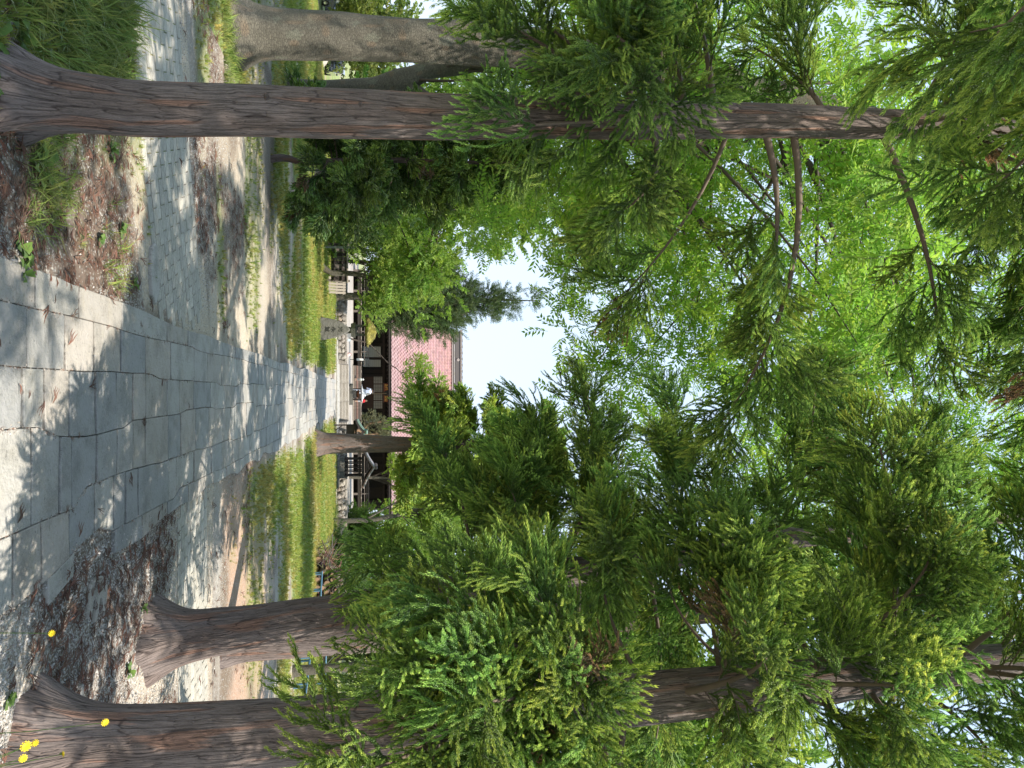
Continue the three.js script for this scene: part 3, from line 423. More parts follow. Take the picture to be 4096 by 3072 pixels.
leafTree('conifer_tree', 'pointed cypress rising beside the red tiled roof', -4.45, 37, { seed: 84, rows: [[0, 0, 0, 0.2], [4, 0, 0, 0.15], [10.6, 0, 0, 0.02]], kind: 'cypress', crowns: [[0, 2.7, 0, 1.7, 1.0, 1.6], [0.2, 4.0, 0, 1.65, 1.0, 1.6], [0.3, 5.4, 0, 1.55, 1.0, 1.5], [0.1, 6.6, 0, 1.1, 0.9, 1.1], [0, 7.8, 0, 0.85, 0.8, 0.85], [0, 8.9, 0, 0.55, 0.8, 0.55], [0, 10.0, 0, 0.25, 0.7, 0.25]], clumps: 190, per: 32, spread: 0.36, flat: 0.6, scale: 1.3, limbFrom: [1, 9], limbR: 0.02, category: 'tree' });
leafTree('maple_tree', 'bright green maple branching in front of the temple roof', 0.2, 43.2, { seed: 85, rows: [[0, -3.0, 0, 0.06], [1.5, -2.7, 0, 0.045], [3.2, -1.2, 0, 0.035], [4.5, 0.2, 0, 0.02]], bark: darkTwig, kind: 'maple', crowns: [[-0.6, 4.4, 0, 1.3, 1.1, 1.0], [0.8, 5.0, 0, 1.2, 1.5, 1.0], [1.6, 6.0, 0, 0.9, 1.2, 0.9], [0.0, 5.8, 0, 0.7, 0.8, 0.7]], clumps: 44, per: 24, spread: 0.3, scale: 0.95, limbFrom: [3.4, 4.4], limbR: 0.02, tint: [1.2, 1.15, 1], keep: (X, Y, Z) => !inView(X, Y, Z, 700, 838, 780, 900) });
leafTree('small_tree', 'small bent tree beside the grey post, its light green crown over the boulder wall', -4.37, 27.44, { seed: 86, rows: [[0, 0, 0, 0.12], [0.35, 0.2, 0, 0.105], [1.1, 0.2, 0, 0.1], [2.6, 0.5, 0, 0.05]], kind: 'maple', crowns: [[0.6, 2.5, 0, 1.2, 0.7, 1.1], [1.3, 1.9, 0, 0.8, 0.5, 0.8], [-0.8, 2.3, 0, 1.1, 0.8, 1.0], [0.2, 3.4, 0, 1.2, 0.7, 1.1]], clumps: 60, per: 26, spread: 0.32, scale: 0.85, limbFrom: [0.9, 2.4], limbR: 0.02, sides: 14, keep: (X, Y, Z) => !inView(X, Y, Z, 600, 752, 640, 900) });
leafTree('slender_tree', 'slender forked grey tree at the right end of the boulder wall', 6.6, 35.2, { seed: 87, rows: [[0, 0, 0, 0.125], [1.75, 0.02, 0, 0.12], [2.9, -0.15, 0, 0.11], [4, -0.4, 0, 0.085], [7, -1.0, 0, 0.03]], trunks: [[[0, 1.5, 0, 0.06], [-0.5, 2.4, 0, 0.05], [-1.1, 3.6, 0, 0.03], [-1.6, 4.8, 0, 0.02]]], kind: 'maple', crowns: [[-1.0, 5.5, 0, 1.8, 1.2, 1.5], [0.6, 5.0, 0, 1.6, 1.2, 1.5], [-1.6, 3.6, 0, 0.7, 0.5, 0.6]], clumps: 46, per: 26, spread: 0.4, limbFrom: [2.8, 6], limbR: 0.03, sides: 14, flare: 0.15 });
leafTree('broadleaf_tree', 'bright yellow-green tree behind the little shrine', 5.6, 44, { seed: 88, rows: [[0, 0, 0, 0.12], [4, 0.2, 0, 0.06]], kind: 'maple', crowns: [[0, 3.6, 0, 1.6, 0.9, 1.0], [1.2, 4.4, 0, 1.2, 0.8, 1.0], [-1.0, 4.8, 0, 1.0, 1.0, 1.0]], clumps: 40, per: 26, spread: 0.36, scale: 1.0, limbFrom: [1.5, 3.6], limbR: 0.02, tint: [1.3, 1.2, 0.9] });
leafTree('pine_tree', 'old twisted pine with grey-green needles behind the roofed notice board', 2.5, 36.6, { seed: 89, rows: null, trunks: [[[0.2, 0, 0, 0.14], [0.1, 0.6, 0, 0.12], [-0.2, 1.2, 0, 0.11], [0.1, 1.7, 0, 0.1], [0.0, 2.1, 0.1, 0.07], [0.3, 2.4, 0, 0.05]], [[-0.1, 1.3, 0, 0.08], [-0.5, 1.7, 0, 0.07], [-0.6, 2.3, 0, 0.05]]], bark: std(0.32, 0.2, 0.13, 0.95), kind: 'pale', crowns: [[-0.5, 1.95, 0, 0.6, 0.35, 0.5], [0.0, 2.5, 0, 0.7, 0.35, 0.6], [-0.7, 1.6, 0, 0.4, 0.25, 0.4]], clumps: 30, per: 22, spread: 0.18, scale: 0.8, limbFrom: [1.4, 2], limbR: 0.012, flat: 0.5 });
// evergreen shrubs and trees that close the view
let bg = 90;
const shrub = (label, X, Z, rx, ry, kind, tint, name = 'shrub', cy, scale = 1, per = 26) => leafTree(name, label, X, Z, { seed: bg++, rows: [[0, 0, 0, 0.08 + ry * 0.02], [cy || ry, 0, 0, 0.04]], kind, crowns: [[0, cy || ry * 0.9, 0, rx, ry, rx * 0.8], [rx * 0.5, (cy || ry) * 0.8, 0, rx * 0.6, ry * 0.6, rx * 0.6], [-rx * 0.5, (cy || ry) * 0.85, 0, rx * 0.6, ry * 0.65, rx * 0.6]], clumps: Math.round(26 * rx), per, spread: 0.28 + rx * 0.12, scale, limbFrom: [0.2, cy || ry], limbR: 0.02, tint, category: name === 'shrub' ? 'shrub' : 'tree', sides: 12, flare: 0.2 });
shrub('dark evergreen bush in shade behind the young cedar', -6.6, 26.5, 1.7, 1.3, 'dark', [1.3, 1.3, 1]);
shrub('yellow-green leafy bush left of the grey post', -6.9, 30.5, 1.5, 1.0, 'round', [1.4, 1.3, 0.8]);
shrub('rounded deep green tree above the wooden fence', -5.9, 32, 1.9, 1.4, 'dark', [1.8, 1.7, 1.3], 'garden_tree', 3.4, 1.3);
shrub('mid green tree behind the wooden fence', -8.2, 36, 2.4, 2.0, 'round', [1, 1, 1], 'garden_tree', 3.6, 1.4);
shrub('olive green garden tree between the fence and the cypress', -6.4, 38, 1.8, 1.6, 'cypress', [1.2, 1.1, 0.8], 'garden_tree', 4.6, 1.5);
shrub('low dark shrub right of the slender tree', 8.0, 34, 1.0, 0.7, 'dark', [1.6, 1.6, 1.2]);
shrub('mid green shrub behind the wood pile', 8.9, 31, 1.6, 1.1, 'round', [0.8, 0.9, 0.9]);
shrub('dark evergreen behind the wood pile', 8.4, 27, 1.3, 0.9, 'dark', [1.4, 1.4, 1]);
shrub('bright leafy tree right of the temple', 10, 40, 2.6, 2.2, 'maple', [0.9, 0.95, 0.9], 'garden_tree', 3.4, 1.5);
shrub('tall leafy tree over the right end of the temple roof', 9.2, 44, 2.6, 2.2, 'maple', [0.95, 1, 0.9], 'garden_tree', 7.4, 1.6);
shrub('light green shrub at the right end of the temple veranda', 9.6, 46, 1.8, 1.3, 'maple', [1, 1, 0.9]);
shrub('dense shrub hiding the far corner of the terrace', 8.6, 41.5, 1.3, 1.0, 'round', [0.9, 0.9, 0.9]);
shrub('round leafy tree in the right background', 13.5, 36, 3.0, 2.6, 'round', [0.9, 0.95, 0.9], 'garden_tree', 4, 1.6);
shrub('leafy tree behind the leaning cedar on the right', 12, 26, 2.4, 2.4, 'round', [1, 1, 0.9], 'garden_tree', 3.8, 1.5);
shrub('broad leafy tree beside the leaning cedar, far right', 13, 19, 2.6, 2.6, 'round', [0.9, 1, 0.9], 'garden_tree', 4.2, 1.5);
shrub('leafy tree filling the gap behind the rightmost cedar', 6.2, 10.5, 1.8, 1.8, 'maple', [0.8, 0.9, 0.8], 'garden_tree', 7.0, 1.3);
shrub('tall tree beyond the right row of cedars', 6.6, 17, 2.0, 2.0, 'maple', [0.8, 0.9, 0.8], 'garden_tree', 7.5, 1.4);
// far wood around the grounds
{
  const R = rng(404); const spots = [];
  for (let i = 0; i < 13; i++) spots.push([-14 - i * 3.6 + R() * 2, 46 + (i % 3) * 7 + R() * 5, 6 + R() * 3]);
  for (let i = 0; i < 7; i++) spots.push([16 + i * 4 + R() * 2, 34 + (i % 3) * 8 + R() * 5, 7 + R() * 3]);
  for (const [x, z, h] of [[-11, 38, 6.5], [-14, 42, 7.5], [-19, 68, 9], [-3.4, 74, 11.0], [1.2, 76, 10.4], [6, 74, 12.5], [-9, 72, 11.5], [12, 70, 11], [15, 48, 9], [14, 27, 8], [20, 22, 9], [22, 14, 9], [-30, 44, 8]]) spots.push([x, z, h]);
  spots.forEach(([x, z, h], i) => leafTree('woodland_tree', x < -13 ? (i < 6 ? 'leafy tree of the wood behind the parked cars' : 'leafy tree at the far left edge of the wood') : z > 66 ? 'leafy tree showing above or beside the temple roof' : x < 0 ? 'leafy tree between the cypress and the parked cars' : 'leafy tree of the wood closing the right side', x, z, { seed: 500 + i, rows: [[0, 0, 0, 0.22], [h * 0.5, 0, 0, 0.16], [h * 0.8, 0, 0, 0.05]], kind: 'far', crowns: [[0, h * 0.62, 0, h * 0.33, h * 0.34, h * 0.33], [h * 0.18, h * 0.35, 0, h * 0.24, h * 0.2, h * 0.24], [-h * 0.18, h * 0.38, 0, h * 0.24, h * 0.22, h * 0.24]], clumps: 44, per: 22, spread: 0.75, scale: 0.9 + R() * 0.2, limbFrom: [h * 0.2, h * 0.7], limbR: 0.05, group: 'trees of the surrounding wood', sides: 10, flare: 0.2, tint: [0.75 + R() * 0.5, 0.8 + R() * 0.35, 0.8] }));
}
console.log('trees');
// ---------- the temple ----------
const woodT = tex(256, 512, (u, v) => { const g = vn(u * 40, v * 3, 1, 40, 3) * 0.5 + vn(u * 110, v * 6, 2, 110, 6) * 0.35 + vn(u * 8, v * 2, 3, 8, 2) * 0.4, k = 0.85 + g * 0.4; return [k, k, k]; });
const wood = (r, g, b, rough = 0.85) => new THREE.MeshStandardMaterial({ color: lin(r, g, b), map: woodT, roughness: rough });
const WD = { dark: wood(0.05, 0.038, 0.032), black: wood(0.03, 0.025, 0.023), grey: wood(0.16, 0.135, 0.115), red: wood(0.27, 0.17, 0.14), door: wood(0.12, 0.055, 0.032, 0.6), pale: wood(0.33, 0.29, 0.24) };
const boulderGeos = [0, 1, 2, 3, 4].map(s => { const g = new THREE.IcosahedronGeometry(1, 2), p = g.attributes.position; for (let i = 0; i < p.count; i++) { const v = V(p.getX(i), p.getY(i), p.getZ(i)), k = 1 + 0.22 * vn(v.x * 1.3 + s * 9, v.y * 1.3 + v.z * 1.1, s) + 0.06 * vn(v.x * 4, v.y * 4 + v.z * 3, s + 5); v.multiplyScalar(k); p.setXYZ(i, v.x, v.y, v.z); } g.computeVertexNormals(); return g; });
const granite = [[0.40, 0.37, 0.33], [0.33, 0.30, 0.27], [0.45, 0.42, 0.38], [0.38, 0.32, 0.26], [0.29, 0.28, 0.26]].map(c => new THREE.MeshStandardMaterial({ color: lin(...c), map: stoneT, bumpMap: stoneB, bumpScale: 0.03, roughness: 0.9 }));
const darkStone = new THREE.MeshStandardMaterial({ color: lin(0.14, 0.14, 0.125), map: stoneT, bumpMap: stoneB, bumpScale: 0.02, roughness: 0.9 });
{
  const terr1 = (x0, x1, z0, z1) => part('bank', box(x1 - x0, 0.6, z1 - z0), granite[1], terrace, [(x0 + x1) / 2, 0.19, -(z0 + z1) / 2]);
  const terrace = thing('terrace'); terrace.userData.kind = 'structure';
  terr1(-13, -1.12, 40.1, 43.3); terr1(2.12, 9.2, 40.1, 43.3); terr1(-13, 13, 43.303, 80);
}
function boulderWall(label, x0, x1, seed) {
  const R = rng(seed), w = thing('boulder_wall', label, 'wall', [0, 0, -39.75]);
  for (let c = 0; c < 2; c++) for (let x = x0 + (c ? 0.16 : 0); x < x1;) { const s = 0.26 + R() * 0.14; part('boulder', boulderGeos[Math.floor(R() * 5)], granite[c ? Math.floor(R() * 3) : Math.floor(R() * 5)], w, [x + s / 2, 0.1 + c * 0.18 + (R() - 0.5) * 0.04, (R() - 0.5) * 0.05], [R() * 6, R() * 6, 0]).scale.set(s * 0.53, 0.135 + R() * 0.03, 0.16); x += s * 0.95; }
  for (let x = x0; x < x1;) { const s = 0.4 + R() * 0.45; part('capping_stone', rbox(s - 0.012, 0.15, 0.55, 0.045, 2), granite[Math.floor(R() * 5)], w, [x + s / 2, 0.435 + (R() - 0.5) * 0.02, -0.18 + (R() - 0.5) * 0.05], [0, (R() - 0.5) * 0.06, (R() - 0.5) * 0.03]); x += s; }
  return w;
}
boulderWall('long wall of stacked pale boulders left of the stone steps', -12.6, -1.45, 12);
boulderWall('wall of rounded boulders right of the stone steps', 2.5, 8.8, 13);
{
  const s = thing('stone_steps', 'pale granite steps at the end of the stone path', 'steps', [0.5, 0, -42]);
  for (let k = 0; k < 3; k++) for (let j = 0; j < 3; j++) part('step', rbox(1.06, 0.17, 0.46, 0.012), granite[(j + k) % 2 ? 2 : 0], s, [-1.08 + j * 1.075, 0.08 + k * 0.165, -k * 0.4]);
  for (const x of [-1.82, 1.82]) part('cheek_stone', rbox(0.4, 0.5, 1.5, 0.03), granite[4], s, [x, 0.26, -0.55]);
}
const hall = thing('temple_hall', 'dark timber temple hall under a red tiled roof at the end of the path', 'temple', [0.65, 0, -57]);
{
  const R = rng(31), W = 9.3;
  // veranda: planks, edge beam, posts, railing
  for (let i = 0; i < 88; i++) part('deck_plank', box(0.2, 0.05, 2.4), i % 3 ? WD.grey : WD.pale, hall, [-W + 0.105 + i * 0.2113, 1.085 + (R() - 0.5) * 0.006, 1.2]);
  part('edge_beam', rbox(W * 2, 0.22, 0.14, 0.01), WD.grey, hall, [0, 0.93, 2.2]);
  for (let i = 0; i <= 12; i++) { const x = -W + 0.1 + i * 1.53; part('support_post', box(0.16, 0.8, 0.16), WD.grey, hall, [x, 0.42, 2.2]); if (Math.abs(x) > 1.9) { part('rail_post', box(0.07, 0.55, 0.07), WD.grey, hall, [x, 1.38, 2.3]); } }
  for (const s of [-1, 1]) for (const y of [1.32, 1.5, 1.63]) part('rail', rbox(W - 2.0, 0.05, 0.05, 0.008), WD.grey, hall, [s * (W / 2 + 1), y, 2.3]);
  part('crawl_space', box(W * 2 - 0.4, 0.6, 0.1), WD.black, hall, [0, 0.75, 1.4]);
  for (let k = 0; k < 5; k++) part('stair_tread', rbox(4.0, 0.07, 0.36, 0.01), k === 2 ? WD.red : k === 0 ? WD.pale : WD.grey, hall, [0, 0.56 + k * 0.115, 4.2 - k * 0.34]);
  for (let k = 0; k < 5; k++) part('stair_riser', box(3.96, 0.1, 0.03), k % 2 ? WD.red : WD.grey, hall, [0, 0.505 + k * 0.115, 4.34 - k * 0.34]);
  // front wall: columns, boards
  for (const x of [-8.8, -7, -5.2, -3.74, -2.66, -1.32, 1.42, 2.9, 4.5, 6.3, 8.6]) part('column', rbox(0.2, 1.9, 0.2, 0.02), WD.dark, hall, [x, 2.05, 0.02]);
  for (let x = -9; x < 9; x += 0.3) { if (x > -3.8 && x < -2.0 || x > -1.5 && x < 1.3) continue; part('wall_board', box(0.285, 1.7, 0.04), R() < 0.4 ? WD.black : WD.dark, hall, [x + 0.15, 1.95, -0.06 + (R() - 0.5) * 0.008]); }
  part('wall_backing', box(18, 2.3, 0.1), WD.black, hall, [0, 2.2, -0.2]);
  part('lintel', rbox(18, 0.2, 0.26, 0.02), WD.dark, hall, [0, 2.8, 0.05]); part('sill', rbox(18, 0.1, 0.24, 0.01), WD.dark, hall, [0, 1.13, 0.05]);
  part('tie_beam', rbox(18, 0.16, 0.2, 0.02), WD.black, hall, [0, 3.2, 0.5]);
  for (let i = 0; i < 26; i++) part('wall_board', box(0.3, 0.3, 0.04), WD.dark, hall, [-8.5 + i * 0.68, 3.02, 0.0]);
  const paper = std(0.66, 0.65, 0.60, 0.9);
  for (const [x0, x1] of [[-3.6, -2.72], [-2.58, -2.0]]) { const p = part('paper_screen', box(x1 - x0, 1.36, 0.03), paper, hall, [(x0 + x1) / 2, 1.87, 0.06]); for (let k = 1; k < 9; k++) part('slat', box(x1 - x0, 0.008, 0.006), WD.pale, p, [0, -0.68 + k * 0.15, 0.018]); }
  part('paper_screen', box(0.42, 1.0, 0.03), paper, hall, [2.28, 1.95, 0.06]);
  for (let k = 0; k < 4; k++) {
    const d = part('door', rbox(0.65, 1.56, 0.04, 0.006), WD.door, hall, [-0.98 + k * 0.655, 1.94, 0.06 + (k % 2) * 0.045]);
    part('door_board', box(0.57, 0.36, 0.012), WD.door, d, [0, -0.53, 0.024]); part('door_board', box(0.57, 0.3, 0.012), WD.door, d, [0, -0.15, 0.024]);
    part('paper', box(0.57, 0.66, 0.01), paper, d, [0, 0.40, 0.024]);
    for (let i = 1; i < 5; i++) part('lattice_bar', box(0.022, 0.66, 0.014), WD.door, d, [-0.285 + i * 0.114, 0.40, 0.034]);
    for (let i = 1; i < 5; i++) part('lattice_bar', box(0.57, 0.02, 0.014), WD.door, d, [0, 0.07 + i * 0.132, 0.0355]);
  }
  part('paper_notice', box(0.2, 0.2, 0.005), std(0.8, 0.8, 0.78), hall, [0.05, 1.9, 0.14]); part('paper_notice', box(0.12, 0.14, 0.005), std(0.8, 0.8, 0.78), hall, [-0.22, 1.82, 0.14]);
  // roof shell with a slight curve, hipped ends below a gable
  const zf = s => 3.1 - 10.6 * s, hf = s => 3.28 + 5.75 * (0.8 * s + 0.2 * s * s), xe = s => 9.55 - 4.2 * Math.min(1, s / 0.6);
  const gb = new GB(), NS = 14, L = [], Rr = [], B = [], C = [];
  for (let k = 0; k <= NS; k++) { const s = k / NS; L.push(gb.v(-xe(s), hf(s) - 0.06, zf(s))); Rr.push(gb.v(xe(s), hf(s) - 0.06, zf(s))); B.push(gb.v(-xe(s), hf(s) - 0.06, -15 - zf(s))); C.push(gb.v(xe(s), hf(s) - 0.06, -15 - zf(s))); }
  for (let k = 0; k < NS; k++) { gb.quad(L[k], Rr[k], Rr[k + 1], L[k + 1]); gb.quad(C[k], B[k], B[k + 1], C[k + 1]); gb.quad(Rr[k], C[k], C[k + 1], Rr[k + 1]); gb.quad(B[k], L[k], L[k + 1], B[k + 1]); }
  const roof = part('roof', gb.geo(true), std(0.12, 0.06, 0.05, 0.8), hall);
  part('soffit', box(18.6, 0.05, 3.4), WD.black, hall, [0, 3.13, 1.5]); part('fascia', rbox(18.9, 0.14, 0.08, 0.01), WD.dark, hall, [0, 3.19, 3.06]);
  for (let i = 0; i < 60; i++) part('rafter', box(0.08, 0.09, 3.0), WD.dark, hall, [-9.2 + i * 0.312, 3.06, 1.5]);
  // pantiles: a rolled sheet with a thick lower lip
  const tg = new GB(), prof = [[-0.15, 0.0], [-0.09, -0.010], [-0.03, -0.005], [0.03, 0.013], [0.09, 0.02], [0.15, 0.006]], a0 = prof.map(([x, y]) => tg.v(x, y + 0.045, 0)), a1 = prof.map(([x, y]) => tg.v(x, y, -0.34)), a2 = prof.map(([x, y]) => tg.v(x, y, 0));
  for (let i = 0; i < 5; i++) { tg.quad(a0[i], a0[i + 1], a1[i + 1], a1[i]); tg.quad(a2[i], a2[i + 1], a0[i + 1], a0[i]); }
  const tileG = tg.geo(true), tileM = [[0.37, 0.235, 0.225], [0.33, 0.205, 0.195], [0.41, 0.275, 0.265]].map(c => new THREE.MeshPhysicalMaterial({ color: lin(...c), roughness: 0.34, clearcoat: 0.5, clearcoatRoughness: 0.3 })), rest = [];
  let n = 0; const rows = 40;
  for (let r = 0; r < rows; r++) { const s = r / rows, s2 = (r + 1) / rows, e = xe(s), pitch = Math.atan2(hf(s2) - hf(s), zf(s) - zf(s2)); for (let x = -e + 0.15; x < e - 0.1; x += 0.3) { const y = hf(s) + (R() - 0.5) * 0.008, z = zf(s) + 0.04; if (n < 298) { part('roof_tile', tileG, tileM[Math.floor(R() * 3)], roof, [x, y, z], [pitch, 0, 0]); n++; } else { const b = 0.85 + R() * 0.3; rest.push({ m: new THREE.Matrix4().compose(V(x, y, z), new THREE.Quaternion().setFromEuler(new THREE.Euler(pitch, 0, 0)), V(1, 1, 1)), c: [b * (1 + 0.06 * R()), b * (1 - 0.08 * R()), b * (1 - 0.1 * R())] }); } } }
  stuffInst('roof_tiles', tileG, tileM[0], rest, roof);
  // the ridge: pale courses, dark board with crests, a row of cap tiles
  const rz = -7.5, ridgeM = std(0.10, 0.09, 0.085, 0.6), pale = std(0.42, 0.38, 0.35, 0.6);
  const ridge = part('ridge', rbox(10.9, 0.5, 0.34, 0.02), ridgeM, hall, [0, 9.55, rz]);
  for (let k = 0; k < 3; k++) part('ridge_course', rbox(11.1, 0.06, 0.56 - k * 0.05, 0.02), k === 1 ? ridgeM : pale, hall, [0, 9.05 + k * 0.085, rz]);
  part('ridge_course', rbox(11.1, 0.05, 0.5, 0.02), pale, hall, [0, 9.83, rz]);
  const cap = new THREE.CylinderGeometry(0.13, 0.13, 0.26, 10, 1, false, 0, Math.PI); cap.rotateZ(Math.PI / 2); cap.rotateX(-Math.PI / 2);
  for (let i = 0; i < 40; i++) part('cap_tile', cap, pale, hall, [-5.45 + i * 0.28, 9.87 + (i % 2) * 0.025, rz], [i % 2 ? 0.1 : -0.1, 0, 0]);
  for (const x of [-2.85, 2.85]) { const c = part('crest', cyl(0.13, 0.13, 0.05, 16), pale, ridge, [x, 0.02, 0.18], [Math.PI / 2, 0, 0]); for (let k = 0; k < 6; k++) part('petal', new THREE.SphereGeometry(0.045, 8, 6), pale, c, [Math.cos(k * 1.047) * 0.07, 0.03, Math.sin(k * 1.047) * 0.07]); }
  // name board with gold characters, the gong and its rope
  const pl = part('name_board', rbox(1.42, 0.36, 0.06, 0.01), std(0.30, 0.075, 0.03, 0.6), hall, [0.03, 2.98, 0.9], [0.18, 0, 0]); part('board_frame', rbox(1.52, 0.05, 0.09, 0.01), WD.red, pl, [0, 0.2, 0]); part('board_frame', rbox(1.52, 0.05, 0.09, 0.01), WD.red, pl, [0, -0.2, 0]);
  const gold = std(0.75, 0.52, 0.12, 0.4, { metalness: 0.5 });
  const GL = [[[-0.08, 0.09, 0.08, 0.09], [0, 0.09, 0, -0.1], [0.0, 0.0, 0.07, 0.0], [-0.06, 0.0, -0.06, -0.1], [-0.1, -0.1, 0.1, -0.1]], [[-0.08, 0.1, -0.1, 0.03], [-0.08, 0.06, -0.02, 0.06], [-0.06, 0.06, -0.06, -0.1], [0.04, 0.1, 0.02, 0.03], [0.04, 0.06, 0.1, 0.06], [0.07, 0.06, 0.07, -0.1]], [[-0.03, 0.1, -0.09, 0.02], [0.03, 0.1, 0.09, 0.02], [-0.02, 0.0, -0.06, -0.09], [-0.06, -0.09, 0.05, -0.07], [0.03, -0.03, 0.07, -0.1]], [[-0.08, 0.03, -0.08, -0.1], [-0.08, -0.1, 0.08, -0.1], [0.08, 0.03, 0.08, -0.1], [0, 0.1, 0, -0.1]]];
  [-0.56, -0.33, 0.32, 0.56].forEach((cx, k) => { const gs = GL[k].map(([x0, y0, x1, y1]) => { const l = Math.hypot(x1 - x0, y1 - y0), g = box(l + 0.02, 0.024, 0.02); g.rotateZ(Math.atan2(y1 - y0, x1 - x0)); g.translate((x0 + x1) / 2, (y0 + y1) / 2, 0); return g; }); part('character', mergeGeometries(gs), gold, pl, [cx, 0, 0.036]); });
  part('gong', cyl(0.19, 0.19, 0.12, 24), std(0.05, 0.055, 0.05, 0.5, { metalness: 0.6 }), hall, [0.08, 2.95, 1.12], [Math.PI / 2, 0, 0]);
  const rope = new GB().tube([V(0.08, 2.98, 1.25), V(0.09, 2.3, 1.26), V(0.1, 1.6, 1.25), V(0.1, 1.3, 1.25)], [0.03, 0.032, 0.034, 0.045], 8).geo(); part('bell_rope', rope, std(0.42, 0.33, 0.24, 0.95), hall);
}
console.log('temple');
// ---------- incense burner under its little roof ----------
{
  const b = thing('incense_burner', 'incense burner under a pale pyramid roof in front of the temple steps', 'incense burner', [0.62, 0, -44.6]), bm = std(0.06, 0.055, 0.05, 0.5, { metalness: 0.4 });
  b.position.y = 0;
  part('plinth', rbox(1.3, 0.2, 0.8, 0.02), darkStone, b, [0, 0.59, 0]); part('pedestal', rbox(0.5, 0.22, 0.5, 0.02), granite[1], b, [0, 0.8, 0]);
  part('bowl', new THREE.LatheGeometry([[0.001, 0], [0.18, 0.01], [0.25, 0.08], [0.27, 0.17], [0.25, 0.18], [0.22, 0.1], [0.001, 0.06]].map(p => new THREE.Vector2(...p)), 20), std(0.16, 0.07, 0.04, 0.5, { metalness: 0.5 }), b, [0, 0.91, 0]);
  for (const x of [-0.32, 0.32]) for (const z of [-0.28, 0.28]) part('post', rbox(0.06, 0.72, 0.06, 0.006), WD.black, b, [x, 0.86, z]);
  part('eave_beam', rbox(1.0, 0.06, 0.9, 0.01), WD.black, b, [0, 1.2, 0]);
  const g = new THREE.ConeGeometry(0.86, 0.36, 4, 6, true); g.rotateY(Math.PI / 4); const p = g.attributes.position; for (let i = 0; i < p.count; i++) { const t = (p.getY(i) + 0.18) / 0.36; p.setY(i, p.getY(i) - 0.10 * Math.sin(t * Math.PI) * 1.0); } g.computeVertexNormals();
  const rf = part('roof', g, std(0.52, 0.52, 0.50, 0.45, { metalness: 0.2, side: THREE.DoubleSide }), b, [0, 1.42, 0]); part('finial', new THREE.LatheGeometry([[0.001, 0.17], [0.03, 0.14], [0.055, 0.09], [0.03, 0.05], [0.07, 0.02], [0.07, -0.03]].map(q => new THREE.Vector2(...q)).reverse(), 12), std(0.5, 0.48, 0.4, 0.5), rf, [0, 0.17, 0]);
}
